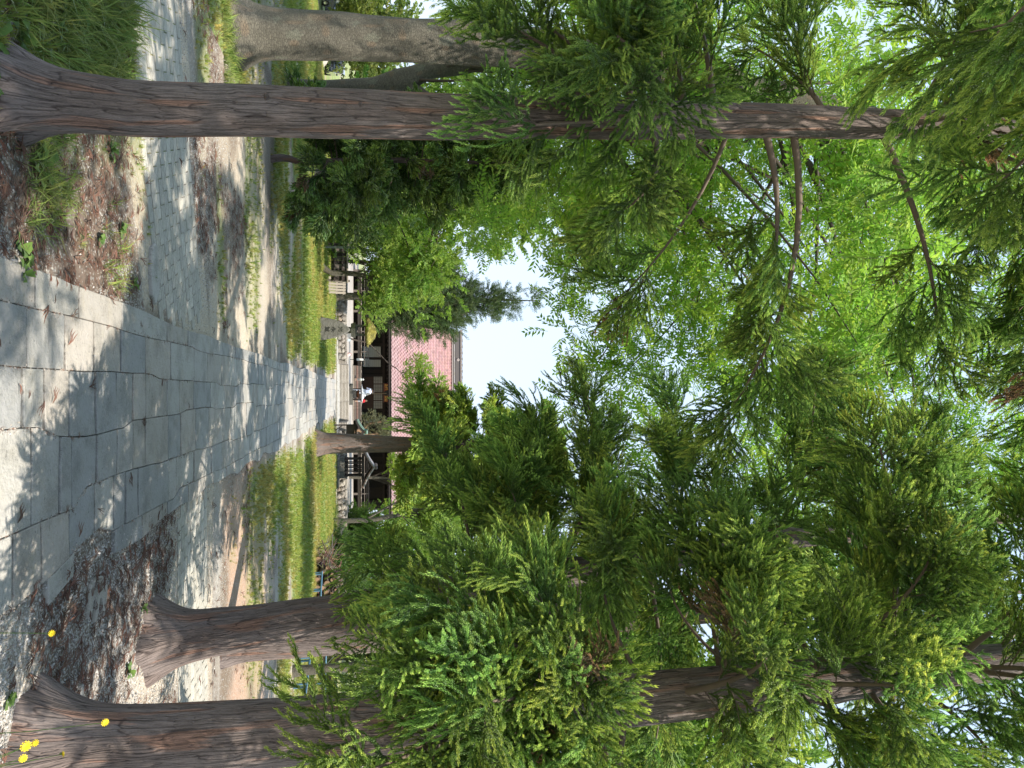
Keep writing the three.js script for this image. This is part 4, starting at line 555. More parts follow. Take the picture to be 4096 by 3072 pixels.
// ---------- inscribed stone, lantern, notice board, shrine ----------
{
  const m = thing('inscribed_stone', 'upright grey stone slab with three carved characters on the lawn', 'monument', [-1.95, 0, -25.75]);
  const sh = new THREE.Shape([[-0.4, -0.1], [-0.395, 0.05], [-0.37, 0.25], [-0.33, 0.45], [-0.27, 0.64], [-0.18, 0.82], [-0.08, 0.96], [0.0, 1.03], [0.05, 1.03], [0.13, 0.93], [0.22, 0.75], [0.3, 0.52], [0.36, 0.27], [0.4, 0.05], [0.41, -0.1]].map(q => new THREE.Vector2(...q)));
  const sm = new THREE.MeshStandardMaterial({ color: lin(0.155, 0.152, 0.14), map: stoneT, bumpMap: stoneB, bumpScale: 0.02, roughness: 0.88 });
  part('slab', new THREE.ExtrudeGeometry(sh, { depth: 0.2, bevelEnabled: true, bevelSize: 0.04, bevelThickness: 0.04, bevelSegments: 3, bevelOffset: -0.03 }), sm, m, [0, 0, -0.12], [0, 0.06, 0]);
  const G = [[[0.0, 0.1, -0.01, 0.04], [-0.08, 0.07, -0.05, 0.03], [0.08, 0.08, 0.045, 0.035], [-0.1, 0.02, 0.1, 0.025], [-0.03, 0.01, -0.05, -0.05], [-0.05, -0.05, -0.1, -0.09], [0.03, 0.01, 0.025, -0.07], [0.025, -0.07, 0.08, -0.08], [0.08, -0.08, 0.09, -0.04]], [[-0.02, 0.09, 0.02, 0.06], [-0.05, 0.045, 0.01, 0.045], [0.01, 0.045, 0.01, -0.08], [0.01, -0.08, -0.02, -0.06], [-0.09, 0.015, -0.03, 0.015], [-0.03, 0.015, -0.09, -0.06], [0.08, 0.04, 0.03, 0.01], [0.03, 0.0, 0.1, -0.07]], [[-0.08, 0.09, -0.03, 0.05], [0.08, 0.09, 0.04, 0.05], [-0.1, 0.04, 0.1, 0.04], [-0.07, 0.02, -0.07, -0.04], [0.07, 0.02, 0.07, -0.04], [-0.07, 0.0, 0.07, 0.0], [-0.07, -0.04, 0.07, -0.04], [0, 0.04, 0, -0.11], [-0.1, -0.07, 0.1, -0.07]]];
  const ink = std(0.03, 0.032, 0.028, 0.9);
  [0.73, 0.48, 0.28].forEach((cy, k) => { const gs = G[k].map(([x0, y0, x1, y1], i) => { const l = Math.hypot(x1 - x0, y1 - y0), g = rbox(l + 0.02, 0.022 + (i % 3) * 0.004, 0.02, 0.008, 1); g.rotateZ(Math.atan2(y1 - y0, x1 - x0)); g.translate((x0 + x1) / 2, (y0 + y1) / 2, 0); return g; }); part('carved_character', mergeGeometries(gs), ink, m, [0.03, cy, 0.118], [0, 0.06, 0]).scale.set(0.85, 0.85, 1); });
  const l = thing('stone_lantern', 'squat stone lantern with a broad mossy cap behind the inscribed stone', 'stone lantern', [-2.66, 0, -36]);
  part('foot', rbox(0.5, 0.4, 0.5, 0.05, 2), darkStone, l, [0, 0.18, 0]); part('shaft', cyl(0.19, 0.16, 0.5, 12), darkStone, l, [0, 0.58, 0]); part('platform', new THREE.CylinderGeometry(0.44, 0.36, 0.22, 6), darkStone, l, [0, 0.92, 0]);
  for (const x of [-0.22, 0.22]) for (const z of [-0.22, 0.22]) part('fire_box_post', rbox(0.09, 0.4, 0.09, 0.012), darkStone, l, [x, 1.28, z]);
  part('fire_box_sill', rbox(0.53, 0.07, 0.53, 0.015), darkStone, l, [0, 1.065, 0]); part('fire_box_head', rbox(0.53, 0.07, 0.53, 0.015), darkStone, l, [0, 1.51, 0]);
  const cg = new THREE.SphereGeometry(1, 40, 20), cp = cg.attributes.position; for (let i = 0; i < cp.count; i++) { let x = cp.getX(i), y = cp.getY(i), z = cp.getZ(i); const e = Math.hypot(x, z), n = 0.05 * vn(x * 6, z * 6 + y * 5, 3) + 0.03 * vn(x * 17, z * 17, 4); y = y > 0 ? y * (0.42 - 0.26 * e * e) + n : y * 0.10 + n * 0.3; cp.setXYZ(i, x * 0.74 + 0.06 + n * x, y, z * 0.62 + n * z); } cg.computeVertexNormals();
  const mossT = tex(256, 256, (u, v) => { const a = 0.5 + 0.5 * vn(u * 12, v * 12, 3, 12, 12), b = vn(u * 70, v * 70, 5, 70, 70), sp = b > 0.72 ? 1 : 0; return mix3(mix3([0.07, 0.065, 0.012], [0.19, 0.17, 0.03], a), [0.45, 0.42, 0.2], sp * 0.6).map(k => k * (1 + b * 0.3)); });
  part('cap', cg, new THREE.MeshStandardMaterial({ map: mossT, roughness: 1 }), l, [0, 1.6, 0]).userData.label = 'broad cap thick with yellow-green moss';
  const nb = thing('notice_board', 'small roofed wooden notice board with curved green copper gable beside the thick cedar', 'notice board', [2.05, 0, -35.4]);
  for (const x of [-0.06, 0.62]) { part('post', rbox(0.07, 1.12, 0.07, 0.008), WD.black, nb, [x, 0.55, 0]); part('brace', rbox(0.05, 0.55, 0.05, 0.006), WD.black, nb, [x + 0.14, 0.24, 0], [0, 0, 0.6]); }
  part('cross_beam', rbox(0.95, 0.09, 0.09, 0.01), WD.black, nb, [0.28, 1.06, 0]); part('board', rbox(0.62, 0.4, 0.03, 0.005), WD.dark, nb, [0.28, 0.8, 0]);
  const gabled = (w, rise, curve, depth, th) => { const up = [], dn = []; for (let k = 0; k <= 16; k++) { const t = k / 8 - 1, y = rise * (1 - Math.abs(t)) - curve * Math.sin(Math.PI * Math.abs(t)); up.push(new THREE.Vector2(t * w, y + th)); dn.unshift(new THREE.Vector2(t * w * 0.98, y)); } const g = new THREE.ExtrudeGeometry(new THREE.Shape([...up, ...dn]), { depth, bevelEnabled: false }); g.translate(0, 0, -depth / 2); return g; };
  const copper = std(0.16, 0.25, 0.21, 0.6, { metalness: 0.2 });
  part('roof', gabled(0.62, 0.42, 0.05, 0.7, 0.08), copper, nb, [0.28, 1.1, 0]); part('gable_board', gabled(0.6, 0.34, 0.05, 0.78, 0.09), WD.black, nb, [0.28, 1.03, 0]); part('ridge_cap', rbox(0.2, 0.1, 0.84, 0.03), copper, nb, [0.28, 1.58, 0]);
  const s = thing('wayside_shrine', 'little wooden lattice shrine with a tiled gable roof right of the thick cedar', 'shrine', [4.42, 0, -38.9]);
  part('base_slab', rbox(1.75, 0.1, 1.3, 0.02), darkStone, s, [0.2, 0.06, 0]); part('base_step', rbox(1.3, 0.06, 1.0, 0.01), granite[4], s, [0, 0.13, 0]);
  for (let k = 0; k < 3; k++) part('pedestal_stone', rbox(0.36, 0.24, 0.9, 0.015), k % 2 ? granite[3] : darkStone, s, [-0.36 + k * 0.37, 0.28, 0]);
  for (const z of [-0.36, 0.36]) { for (let k = 0; k < 5; k++) part('lattice_post', rbox(0.06, 0.92, 0.06, 0.006), WD.black, s, [-0.44 + k * 0.22, 0.86, z]); for (const y of [0.55, 1.2]) part('lattice_rail', rbox(0.98, 0.06, 0.05, 0.006), WD.black, s, [0, y, z * 1.02]); }
  for (const x of [-0.44, 0.44]) for (let k = 1; k < 4; k++) part('lattice_post', rbox(0.05, 0.92, 0.05, 0.006), WD.black, s, [x, 0.86, -0.36 + k * 0.18]);
  part('eave_beam', rbox(1.25, 0.12, 1.0, 0.01), WD.black, s, [0, 1.36, 0]); part('gable_board', gabled(1.0, 0.5, 0.05, 0.96, 0.08), WD.black, s, [0, 1.3, 0]);
  part('roof', gabled(1.1, 0.58, 0.06, 1.3, 0.07), std(0.30, 0.29, 0.28, 0.4), s, [0, 1.36, 0]); part('verge', gabled(1.08, 0.55, 0.06, 1.36, 0.06), std(0.14, 0.09, 0.07, 0.7), s, [0, 1.32, 0]);
  for (let k = 0; k < 8; k++) part('ridge_tile', rbox(0.2, 0.14, 0.17, 0.04), std(0.13, 0.11, 0.1, 0.6), s, [0, 2.03 + (k % 2) * 0.02, -0.6 + k * 0.172]);
  const lp = thing('lamp_post', 'slim metal lantern post with a white panel before the temple', 'lamp post', [-1.55, 0.5, -46]); lp.position.y = 0.49;
  part('pole', cyl(0.02, 0.02, 0.9, 8), WD.black, lp, [0, 0.45, 0]); part('white_panel', rbox(0.14, 0.42, 0.06, 0.01), std(0.75, 0.75, 0.72, 0.5), lp, [0, 0.62, 0.05]); part('lantern_head', rbox(0.12, 0.2, 0.12, 0.02), std(0.12, 0.13, 0.12, 0.5), lp, [0, 0.98, 0]); part('finial', new THREE.SphereGeometry(0.035, 8, 6), std(0.1, 0.1, 0.1, 0.5), lp, [0, 1.12, 0]);
  part('arm', rbox(0.03, 0.3, 0.03, 0.005), WD.black, lp, [0.12, 0.75, 0]);
  const items = [['plastic_crate', 'small orange crate on the boulder wall', 'crate', -2.92, [0.16, 0.13, 0.16], [0.6, 0.14, 0.04]], ['tool_box', 'grey and black box beside the orange crate', 'box', -2.66, [0.2, 0.15, 0.16], [0.25, 0.27, 0.28]], ['storage_box', 'pale blue box beside the grey box', 'box', -2.43, [0.14, 0.15, 0.14], [0.55, 0.68, 0.75]]];
  for (const [n, lab, cat, x, d, c] of items) { const o = thing(n, lab, cat, [x, 0.515, -40.2]); part('tub', rbox(...d, 0.015), std(...c, 0.6), o, [0, d[1] / 2, 0]); part('lid', rbox(d[0] * 1.06, 0.02, d[2] * 1.06, 0.008), std(c[0] * 0.8, c[1] * 0.8, c[2] * 0.8, 0.6), o, [0, d[1] + 0.01, 0]); }
  const bag = thing('cloth_bag', 'pale pink cloth bag slumped on the boulder wall by the steps', 'bag', [-1.62, 0.51, -39.9]); const bgm = boulderGeos[2].clone(); part('bag_body', bgm, std(0.75, 0.55, 0.53, 0.9), bag, [0, 0.05, 0]).scale.set(0.12, 0.14, 0.1); part('strap', new THREE.TorusGeometry(0.08, 0.012, 6, 16), std(0.4, 0.2, 0.2), bag, [0, 0.14, 0.05]);
}
// ---------- left of the lawn: post, fence, pallet; right: logs and blue rails ----------
{
  const p = thing('grey_post', 'slim pale grey post at the left edge of the lawn', 'post', [-5.29, 0, -28.25]); part('shaft', rbox(0.075, 1.0, 0.075, 0.006), std(0.30, 0.33, 0.31), p, [0, 0.5, 0]); part('cap', rbox(0.05, 0.16, 0.05, 0.02), std(0.3, 0.27, 0.24), p, [0, 1.08, 0]);
  const f = thing('timber_fence', 'weathered timber fence with a pale top rail behind the grey post', 'fence', [-5.0, 0, -30]);
  for (let k = 0; k < 9; k++) part('board', rbox(0.155, 0.62, 0.03, 0.004), k % 2 ? WD.grey : WD.dark, f, [-0.66 + k * 0.165, 0.48, 0]);
  for (const y of [0.3, 0.62]) part('rail', rbox(1.6, 0.05, 0.05, 0.006), WD.dark, f, [0, y, 0.045]); part('top_rail', rbox(1.7, 0.06, 0.09, 0.01), WD.pale, f, [0, 0.83, 0.02]); for (const x of [-0.75, 0.75]) part('fence_post', rbox(0.08, 0.95, 0.08, 0.008), WD.grey, f, [x, 0.45, -0.06]);
  const q = thing('pallet', 'pale pallet leaning at a slant beside the small bent tree', 'pallet', [-4.15, 0, -30.6], 0.1); q.rotation.x = -0.35;
  for (let k = 0; k < 6; k++) part('slat', box(0.09, 0.75, 0.02), WD.pale, q, [-0.3 + k * 0.12, 0.4, 0]); for (const y of [0.1, 0.4, 0.7]) part('bearer', box(0.72, 0.07, 0.06), WD.pale, q, [0, y, -0.045]);
  const R = rng(808), blue = std(0.09, 0.19, 0.29, 0.5), barkM = cedarBark, cutM = std(0.30, 0.19, 0.12, 0.9);
  const logG = [0, 1].map(k => new GB().tube([V(0, 0, -0.5), V(0.02, 0.01, 0), V(0, 0, 0.5)], [1, 0.97, 1.03], 10, null, false, (a) => 1 + 0.1 * vn(Math.cos(a) * 2, Math.sin(a) * 2 + k * 5, 3)).geo());
  let count = 0;
  for (let row = 0; row < 5; row++) for (let k = 0; k < 9 - row; k++) {
    const r = 0.06 + R() * 0.05, len = 0.7 + R() * 0.6, x = 5.75 + row * 0.14 + k * 0.235 + R() * 0.05, y = 0.08 + row * 0.15, g = thing('log', ['cut log in the bottom row of the brushwood pile behind the blue rail', 'cut log in the second row of the pile', 'cut log in the middle row of the pile', 'cut log in the fourth row of the pile', 'cut log in the top row of the pile'][row], 'log', [x, y, -23.9 - R() * 0.4], (R() - 0.5) * 0.7, 'logs in the pile'); g.rotation.x = (R() - 0.5) * 0.25;
    const l = part('bark', logG[count % 2], barkM, g); l.scale.set(r, r, len); part('cut_end', cyl(r * 0.96, r * 0.96, 0.01, 10), cutM, g, [0, 0, len / 2 + 0.003], [Math.PI / 2, 0, 0]); count++;
  }
  const bs = []; const tg = new GB().tube([V(0, -0.5, 0), V(0.05, -0.1, 0.02), V(-0.03, 0.2, 0), V(0.06, 0.5, 0.04)], [0.012, 0.01, 0.008, 0.004], 4, null, false).geo();
  for (let i = 0; i < 420; i++) { const far = i > 220, x = far ? 7.3 + R() * 3.4 : 5.4 + R() * 2.4, z = far ? 25.5 + R() : 23.6 + R() * 1.2, h = (far ? 0.75 : 0.85) * R() * (1 - Math.abs((x - (far ? 9 : 6.7)) / 2.4)); bs.push({ m: placeM(V(x, 0.08 + Math.max(0, h), -z), V(R() - 0.5, (R() - 0.5) * 0.7, R() - 0.5).normalize(), R() * 6, 0.6 + R() * 0.9), c: [0.6 + R(), 0.6 + R() * 0.9, 0.6 + R() * 0.8] }); }
  stuffInst('brushwood', tg, std(0.17, 0.13, 0.10, 0.95), bs, null, { label: 'tangle of cut twigs and brushwood heaped behind the blue rails', category: 'brushwood' });
  const rail = (label, x0, z0, x1, z1, h) => { const L = Math.hypot(x1 - x0, z1 - z0), n = Math.max(2, Math.round(L / 0.55)), o = thing('blue_rail', label, 'rail', [(x0 + x1) / 2, 0, -(z0 + z1) / 2], Math.atan2(z1 - z0, x1 - x0), 'low blue pipe rails by the brushwood'); const b = cyl(0.028, 0.028, L, 10); b.rotateZ(Math.PI / 2); part('bar', b, blue, o, [0, h, 0]); for (let k = 0; k <= n; k++) for (const dz of [0, 0.09]) part('stake', cyl(0.026, 0.026, h + 0.05, 8), blue, o, [-L / 2 + 0.04 + (L - 0.08) * k / n, h / 2 - 0.02, -dz]); };
  rail('nearest low blue pipe rail between the two right-hand cedars', 7.3, 16.9, 6.85, 18.3, 0.27); rail('short blue pipe rail next to the leaning cedar trunk', 6.78, 18.8, 6.4, 20.0, 0.27); rail('blue pipe rail in front of the cut logs', 5.85, 22.9, 6.7, 22.0, 0.27); rail('farther blue pipe rail before the brushwood heap', 8.3, 24.6, 10.4, 24.0, 0.3);
}
// ---------- parked cars beyond the bank ----------
function car(label, X, Z, turn, paint, roofPaint) {
  const y = terr(X, Z), c = thing('parked_car', label, 'car', [X, y, -Z], turn, 'cars parked beyond the left bank'), pm = new THREE.MeshPhysicalMaterial({ color: lin(...paint), roughness: 0.25, clearcoat: 1 }), rp = new THREE.MeshPhysicalMaterial({ color: lin(...roofPaint), roughness: 0.25, clearcoat: 1 }), glass = new THREE.MeshPhysicalMaterial({ color: lin(0.02, 0.025, 0.03), roughness: 0.05, clearcoat: 1 }), rub = std(0.02, 0.02, 0.02), chrome = std(0.7, 0.7, 0.7, 0.2, { metalness: 1 });
  const ext = (pts, d, bev) => { const g = new THREE.ExtrudeGeometry(new THREE.Shape(pts.map(q => new THREE.Vector2(...q))), { depth: d - 2 * bev, bevelEnabled: true, bevelSize: bev, bevelThickness: bev, bevelSegments: 3 }); g.translate(0, 0, -d / 2 + bev); return g; };
  part('body', ext([[-1.65, 0.28], [1.62, 0.28], [1.68, 0.5], [1.62, 0.82], [0.95, 0.95], [-1.55, 0.98], [-1.68, 0.8]], 1.46, 0.06), pm, c);
  part('cabin', ext([[-1.5, 0.98], [1.0, 0.95], [0.55, 1.46], [-1.35, 1.5]], 1.36, 0.07), rp, c);
  part('windscreen', box(0.02, 0.5, 1.16), glass, c, [0.9, 1.2, 0], [0, 0, 0.72]); part('rear_window', box(0.02, 0.36, 1.14), glass, c, [-1.53, 1.22, 0], [0, 0, -0.28]);
  for (const s of [-1, 1]) { part('side_window', ext([[-1.3, 1.02], [-0.35, 1.02], [-0.35, 1.38], [-1.22, 1.4]], 0.03, 0.005), glass, c, [0, 0, s * 0.685]); part('side_window', ext([[-0.25, 1.02], [0.72, 1.02], [0.45, 1.36], [-0.25, 1.38]], 0.03, 0.005), glass, c, [0, 0, s * 0.685]);
    for (const x of [-1.1, 1.1]) { const w = part('wheel', new THREE.TorusGeometry(0.2, 0.085, 10, 20), rub, c, [x, 0.28, s * 0.68]); part('rim', cyl(0.16, 0.16, 0.1, 14), chrome, w, [0, 0, 0], [Math.PI / 2, 0, 0]); }
    part('headlight', rbox(0.08, 0.14, 0.3, 0.03), std(0.75, 0.78, 0.8, 0.1), c, [1.66, 0.7, s * 0.52]); part('door_mirror', rbox(0.1, 0.12, 0.16, 0.03), pm, c, [0.75, 1.05, s * 0.82]); }
  part('grille', rbox(0.06, 0.14, 0.62, 0.02), rub, c, [1.69, 0.58, 0]); part('grille_bar', rbox(0.03, 0.02, 0.7, 0.005), chrome, c, [1.72, 0.66, 0]); part('number_plate', box(0.02, 0.16, 0.33), std(0.75, 0.5, 0.02), c, [1.74, 0.42, 0]); part('bumper', rbox(0.14, 0.16, 1.4, 0.05), pm, c, [1.66, 0.36, 0]);
  return c;
}
car('small black car with a yellow number plate seen between the two grey trunks', -24.1, 55, -1.25, [0.015, 0.016, 0.02], [0.02, 0.02, 0.025]);
car('dark blue car with a pale roof left of the massive grey trunk', -28.9, 55, -0.3, [0.02, 0.03, 0.09], [0.7, 0.72, 0.75]);
{ const b = part('bank_boulder', boulderGeos[1], granite[0]); b.position.set(-22.6, -1.55, -50); b.scale.set(1.1, 0.6, 0.7); tag(b, 'pale rounded boulder on the bank in front of the black car', 'boulder'); }
console.log('objects');
// ---------- visitors at the temple ----------
function person(label, X, Y, Z, turn, H, { shirt, legs, skin = [0.55, 0.36, 0.26], hair = [0.02, 0.016, 0.014], shorts, hat, arms, bag, stride = 0.05, childish = 1 }) {
  const s = H / 1.7, hd = childish, sk = skin, lo = shorts ? sk : legs, P = [];
  const b = (a, c, r0, r1, col) => P.push([V(...a), V(...c), r0, r1, col]);
  b([0, 0.98, 0], [0, 1.2, 0.0], 0.135, 0.125, legs); b([0, 1.18, 0], [0, 1.38, -0.01], 0.13, 0.145, shirt); b([-0.13, 1.4, -0.01], [0.13, 1.4, -0.01], 0.07, 0.07, shirt);
  b([0, 1.42, 0], [0, 1.54, 0.01], 0.05, 0.05, sk); b([0, 1.57 + 0.02 * hd, 0.015], [0, 1.60 + 0.02 * hd, 0.01], 0.085 * hd, 0.095 * hd, sk); b([0, 1.575, 0.1 * hd], [0, 1.57, 0.11 * hd], 0.016, 0.016, sk);
  for (const q of [-1, 1]) {
    const st = stride * q; b([q * 0.09, 0.93, 0], [q * 0.1, 0.5, st + 0.02], 0.09, 0.062, legs); b([q * 0.1, 0.5, st + 0.02], [q * 0.1, 0.1, st * 1.3], 0.055, 0.038, lo); b([q * 0.1, 0.045, st * 1.3], [q * 0.12, 0.035, st * 1.3 + 0.13], 0.042, 0.035, [0.05, 0.05, 0.06]);
    const el = arms ? [q * 0.25, 1.18, 0.06] : [q * 0.26, 1.15, -0.02], wr = arms ? [q * 0.14, 1.2, 0.26] : [q * 0.27, 0.92, 0.06]; b([q * 0.18, 1.4, -0.01], el, 0.052, 0.042, shirt); b(el, wr, 0.038, 0.028, sk); b(wr, [wr[0] * 0.98, wr[1] - (arms ? -0.02 : 0.08), wr[2] + (arms ? 0.06 : 0.015)], 0.03, 0.032, sk); b([q * 0.1 * hd, 1.58, 0], [q * 0.105 * hd, 1.6, -0.005], 0.018, 0.018, sk);
  }
  const res = 64, mc = new MarchingCubes(res, new THREE.MeshBasicMaterial(), false, false, 40000), half = res / 2; mc.isolation = 0; const C = V(0, 0.87, 0), S = 0.96, p = V(0, 0, 0), ab = V(0, 0, 0), ap = V(0, 0, 0);
  const dist = q => { let d = 1e9, k = 0.03, near = 1e9, col = shirt; for (const [a, c, r0, r1, cl] of P) { ab.copy(c).sub(a); ap.copy(q).sub(a); const t = Math.max(0, Math.min(1, ap.dot(ab) / (ab.dot(ab) + 1e-9))), e = ap.addScaledVector(ab, -t).length() - (r0 + (r1 - r0) * t); if (e < near) { near = e; col = cl; } const h = Math.max(0, k - Math.abs(d - e)) / k; d = Math.min(d, e) - h * h * k * 0.25; } return [d, col]; };
  for (let z = 0; z < res; z++) for (let y = 0; y < res; y++) for (let x = 0; x < res; x++) { p.set((x - half) / half * S + C.x, (y - half) / half * S + C.y, (z - half) / half * S + C.z); mc.field[z * res * res + y * res + x] = Math.abs(p.x) > 0.45 || Math.abs(p.z) > 0.45 ? -1 : -dist(p)[0]; }
  mc.update(); const g = new THREE.BufferGeometry(), pos = [], col = [], n = mc.count;
  for (let i = 0; i < n; i++) { p.set(mc.positionArray[i * 3] * S + C.x, mc.positionArray[i * 3 + 1] * S + C.y, mc.positionArray[i * 3 + 2] * S + C.z); pos.push(p.x * s, p.y * s, p.z * s); col.push(...dist(p)[1]); }
  const fb = new GB(); for (const q of [-1, 1]) for (let f = 0; f < 5; f++) { const w = arms ? V(q * 0.137, 1.22, 0.33) : V(q * 0.265, 0.84, 0.075), o = f === 4 ? w.clone().add(V(-q * 0.03, arms ? 0 : 0.03, 0)) : w.clone().add(V((f - 1.5) * 0.017, 0, 0)), l = [0.05, 0.058, 0.054, 0.042, 0.04][f], e = arms ? V(0, 0.2, 1) : V(f === 4 ? -q * 0.6 : 0, -1, 0.25); e.normalize(); fb.tube([o, o.clone().addScaledVector(e, l * 0.55), o.clone().addScaledVector(e, l).add(V(0, 0, arms ? -0.01 : 0.012))].map(v => v.multiplyScalar(s)), [0.0095 * s, 0.009 * s, 0.006 * s], 5, sk); }
  g.setAttribute('position', new THREE.Float32BufferAttribute(pos, 3)); g.setAttribute('color', new THREE.Float32BufferAttribute(col, 3)); g.computeVertexNormals(); const fg = fb.geo().toNonIndexed(); fg.deleteAttribute('uv');
  const o = thing('person', label, 'person', [X, Y, -Z], turn); part('body', mergeGeometries([g, fg]), new THREE.MeshStandardMaterial({ vertexColors: true, roughness: 0.85 }), o);
  const hg = new THREE.SphereGeometry(0.108 * hd * s, 16, 12, 0, 6.283, 0, 1.75); part(hat ? 'sun_hat' : 'hair', hg, std(...(hat || hair), 0.9), o, [0, (1.62 + 0.02 * hd) * s, -0.012 * s], [-0.25, 0, 0]); if (hat) part('hat_brim', cyl(0.16 * hd * s, 0.13 * hd * s, 0.02 * s, 18), std(...hat, 0.9), o, [0, 1.62 * s, 0]);
  const eye = new THREE.SphereGeometry(0.012 * s, 6, 5); for (const q of [-1, 1]) part('eye', eye, std(0.02, 0.02, 0.02, 0.3), o, [q * 0.034 * hd * s, 1.595 * s + 0.02 * hd * s, 0.092 * hd * s]); part('mouth', rbox(0.04 * s, 0.01 * s, 0.01 * s, 0.003), std(0.35, 0.12, 0.1), o, [0, 1.535 * s, 0.09 * hd * s]);
  if (bag) { part('shoulder_bag', rbox(0.26 * s, 0.3 * s, 0.12 * s, 0.04, 2), std(0.42, 0.5, 0.68), o, [0, 1.22 * s, -0.2 * s]); part('bag_strap', new THREE.TorusGeometry(0.2 * s, 0.014 * s, 6, 20), std(0.05, 0.05, 0.07), o, [0, 1.28 * s, -0.03 * s], [0, Math.PI / 2, 0.4]); }
}
person('adult in a pale blue shirt with a shoulder bag behind the incense burner', 0.5, 0.49, 49.4, Math.PI, 1.5, { shirt: [0.55, 0.62, 0.8], legs: [0.5, 0.56, 0.66], bag: true, arms: true });
person('child in a red shirt and striped grey shorts right of the incense burner', 1.22, 0.62, 52.7, Math.PI - 0.4, 0.86, { shirt: [0.62, 0.03, 0.04], legs: [0.4, 0.41, 0.44], shorts: true, hair: [0.16, 0.11, 0.07], childish: 1.35 });
person('toddler in a white hat and pale green shirt standing on the timber steps', -0.33, 0.62, 52.7, Math.PI + 0.3, 0.64, { shirt: [0.62, 0.72, 0.68], legs: [0.2, 0.22, 0.22], shorts: true, hat: [0.72, 0.74, 0.74], childish: 1.5 });

// ---------- small things on the ground ----------
{
  const flat = (name, label, cat, X, Z, poly, h, mat) => { const o = thing(name, label, cat, [X, terr(X, Z), -Z]); slab(poly, 0.06 + h, mat, o, 'stone', -0.06, 0.012); };
  flat('embedded_stone', 'flat grey half-moon stone with two notches set in the gravel on the right', 'stone', 1.37, 5.0, [[-0.10, 0.15], [-0.13, 0.04], [-0.11, -0.06], [-0.03, -0.1], [0.1, -0.1], [0.13, -0.06], [0.02, -0.02], [0.0, 0.0], [0.03, 0.015], [0.17, -0.01], [0.17, 0.03], [0.04, 0.075], [0.04, 0.1], [0.14, 0.12], [0.16, 0.15], [0.06, 0.185], [-0.03, 0.19]].map(([a, c]) => [a * 0.95, c * 1.15]), 0.02, stoneMats[3]);
  flat('embedded_stone', 'long narrow grey stone edge showing through the litter before the right-hand cedars', 'stone', 1.98, 4.78, [[-0.14, -0.02], [0.14, -0.03], [0.15, 0.01], [0.0, 0.025], [-0.14, 0.02]], 0.025, stoneMats[0]);
  flat('embedded_stone', 'smooth oval stone lying beside the left paver path', 'stone', -0.92, 6.28, [[-0.24, 0], [-0.18, -0.09], [0.02, -0.12], [0.2, -0.09], [0.27, 0], [0.18, 0.1], [0.0, 0.12], [-0.18, 0.09]], 0.03, stoneMats[2]);
  // hawkweed: yellow heads on long bare stems
  const stemM = std(0.08, 0.14, 0.03, 0.8), yel = std(0.9, 0.66, 0.015, 0.7), pg = new GB(); for (let k = 0; k < 22; k++) { const a = k / 22 * 6.283, r = k % 2 ? 0.02 : 0.014, w = 0.003, y = k % 2 ? 0.001 : 0.006; const c = Math.cos(a), s = Math.sin(a); const q0 = pg.v(-s * w * 0.6, 0, c * w * 0.6), q1 = pg.v(s * w * 0.6, 0, -c * w * 0.6), q2 = pg.v(c * r + s * w, y, s * r - c * w), q3 = pg.v(c * r - s * w, y, s * r + c * w); pg.quad(q0, q1, q2, q3); } const petals = pg.geo(true); yel.side = THREE.DoubleSide;
  const fl = [[1.533, 0.32, 3.35, 'largest yellow flower head low in front of the rightmost cedar', 1.25], [1.546, 0.335, 3.4, 'small yellow flower touching the largest one', 0.85], [1.569, 0.323, 3.32, 'yellow flower nearest the lower right corner of the ground', 0.95], [1.614, 0.435, 3.42, 'yellow flower half turned away on the cedar root', 0.85], [1.527, 0.577, 3.5, 'highest yellow flower standing before the cedar bark', 0.95], [1.173, 0.28, 3.7, 'lone yellow flower above the pale gravel', 0.9]];
  fl.forEach(([x, y, z, label, sc], i) => { const o = thing('yellow_flower', label, 'flower', [x + 0.06 - i * 0.02, 0, -z + 0.05], 0, 'yellow flowers by the right-hand cedar'), e = V(-0.06 + i * 0.02, y, -0.05), pts = [V(0, -0.02, 0), V(e.x * 0.2, y * 0.5, 0.01), e]; part('stem', new GB().tube(pts, [0.0028, 0.002, 0.0016], 5).geo(), stemM, o); const h = part('flower_head', petals, yel, o, [e.x, e.y, e.z], [1.0 - (i === 3 ? 1.2 : 0), 0, 0.2]); h.scale.setScalar(sc * 0.85); part('calyx', cyl(0.003, 0.007, 0.014, 8), stemM, o, [e.x, e.y - 0.008, e.z - 0.004]); });
}
function bladeTuft(seed, n, h, w, lean, c0, c1) { const R = rng(seed), gb = new GB(); for (let i = 0; i < n; i++) { const a = R() * 6.283, r = R() * h * 0.25, l = h * (0.5 + R() * 0.6), bx = Math.cos(a) * r, bz = Math.sin(a) * r, k = lean * (0.3 + R()), d = a + (R() - 0.5) * 2, sx = -Math.sin(d) * w, sz = Math.cos(d) * w, c = mix3(c0, c1, R()), q = (t, s) => { const o = k * l * t * t; return gb.v(bx + Math.cos(d) * o + sx * s, l * t * (1 - 0.25 * k * t), bz + Math.sin(d) * o + sz * s, c); }; const v0 = q(0, 1), v1 = q(0, -1), v2 = q(0.5, -0.85), v3 = q(0.5, 0.85), v4 = q(1, 0); gb.quad(v0, v1, v2, v3); gb.tri(v3, v2, v4); } return gb.geo(); }
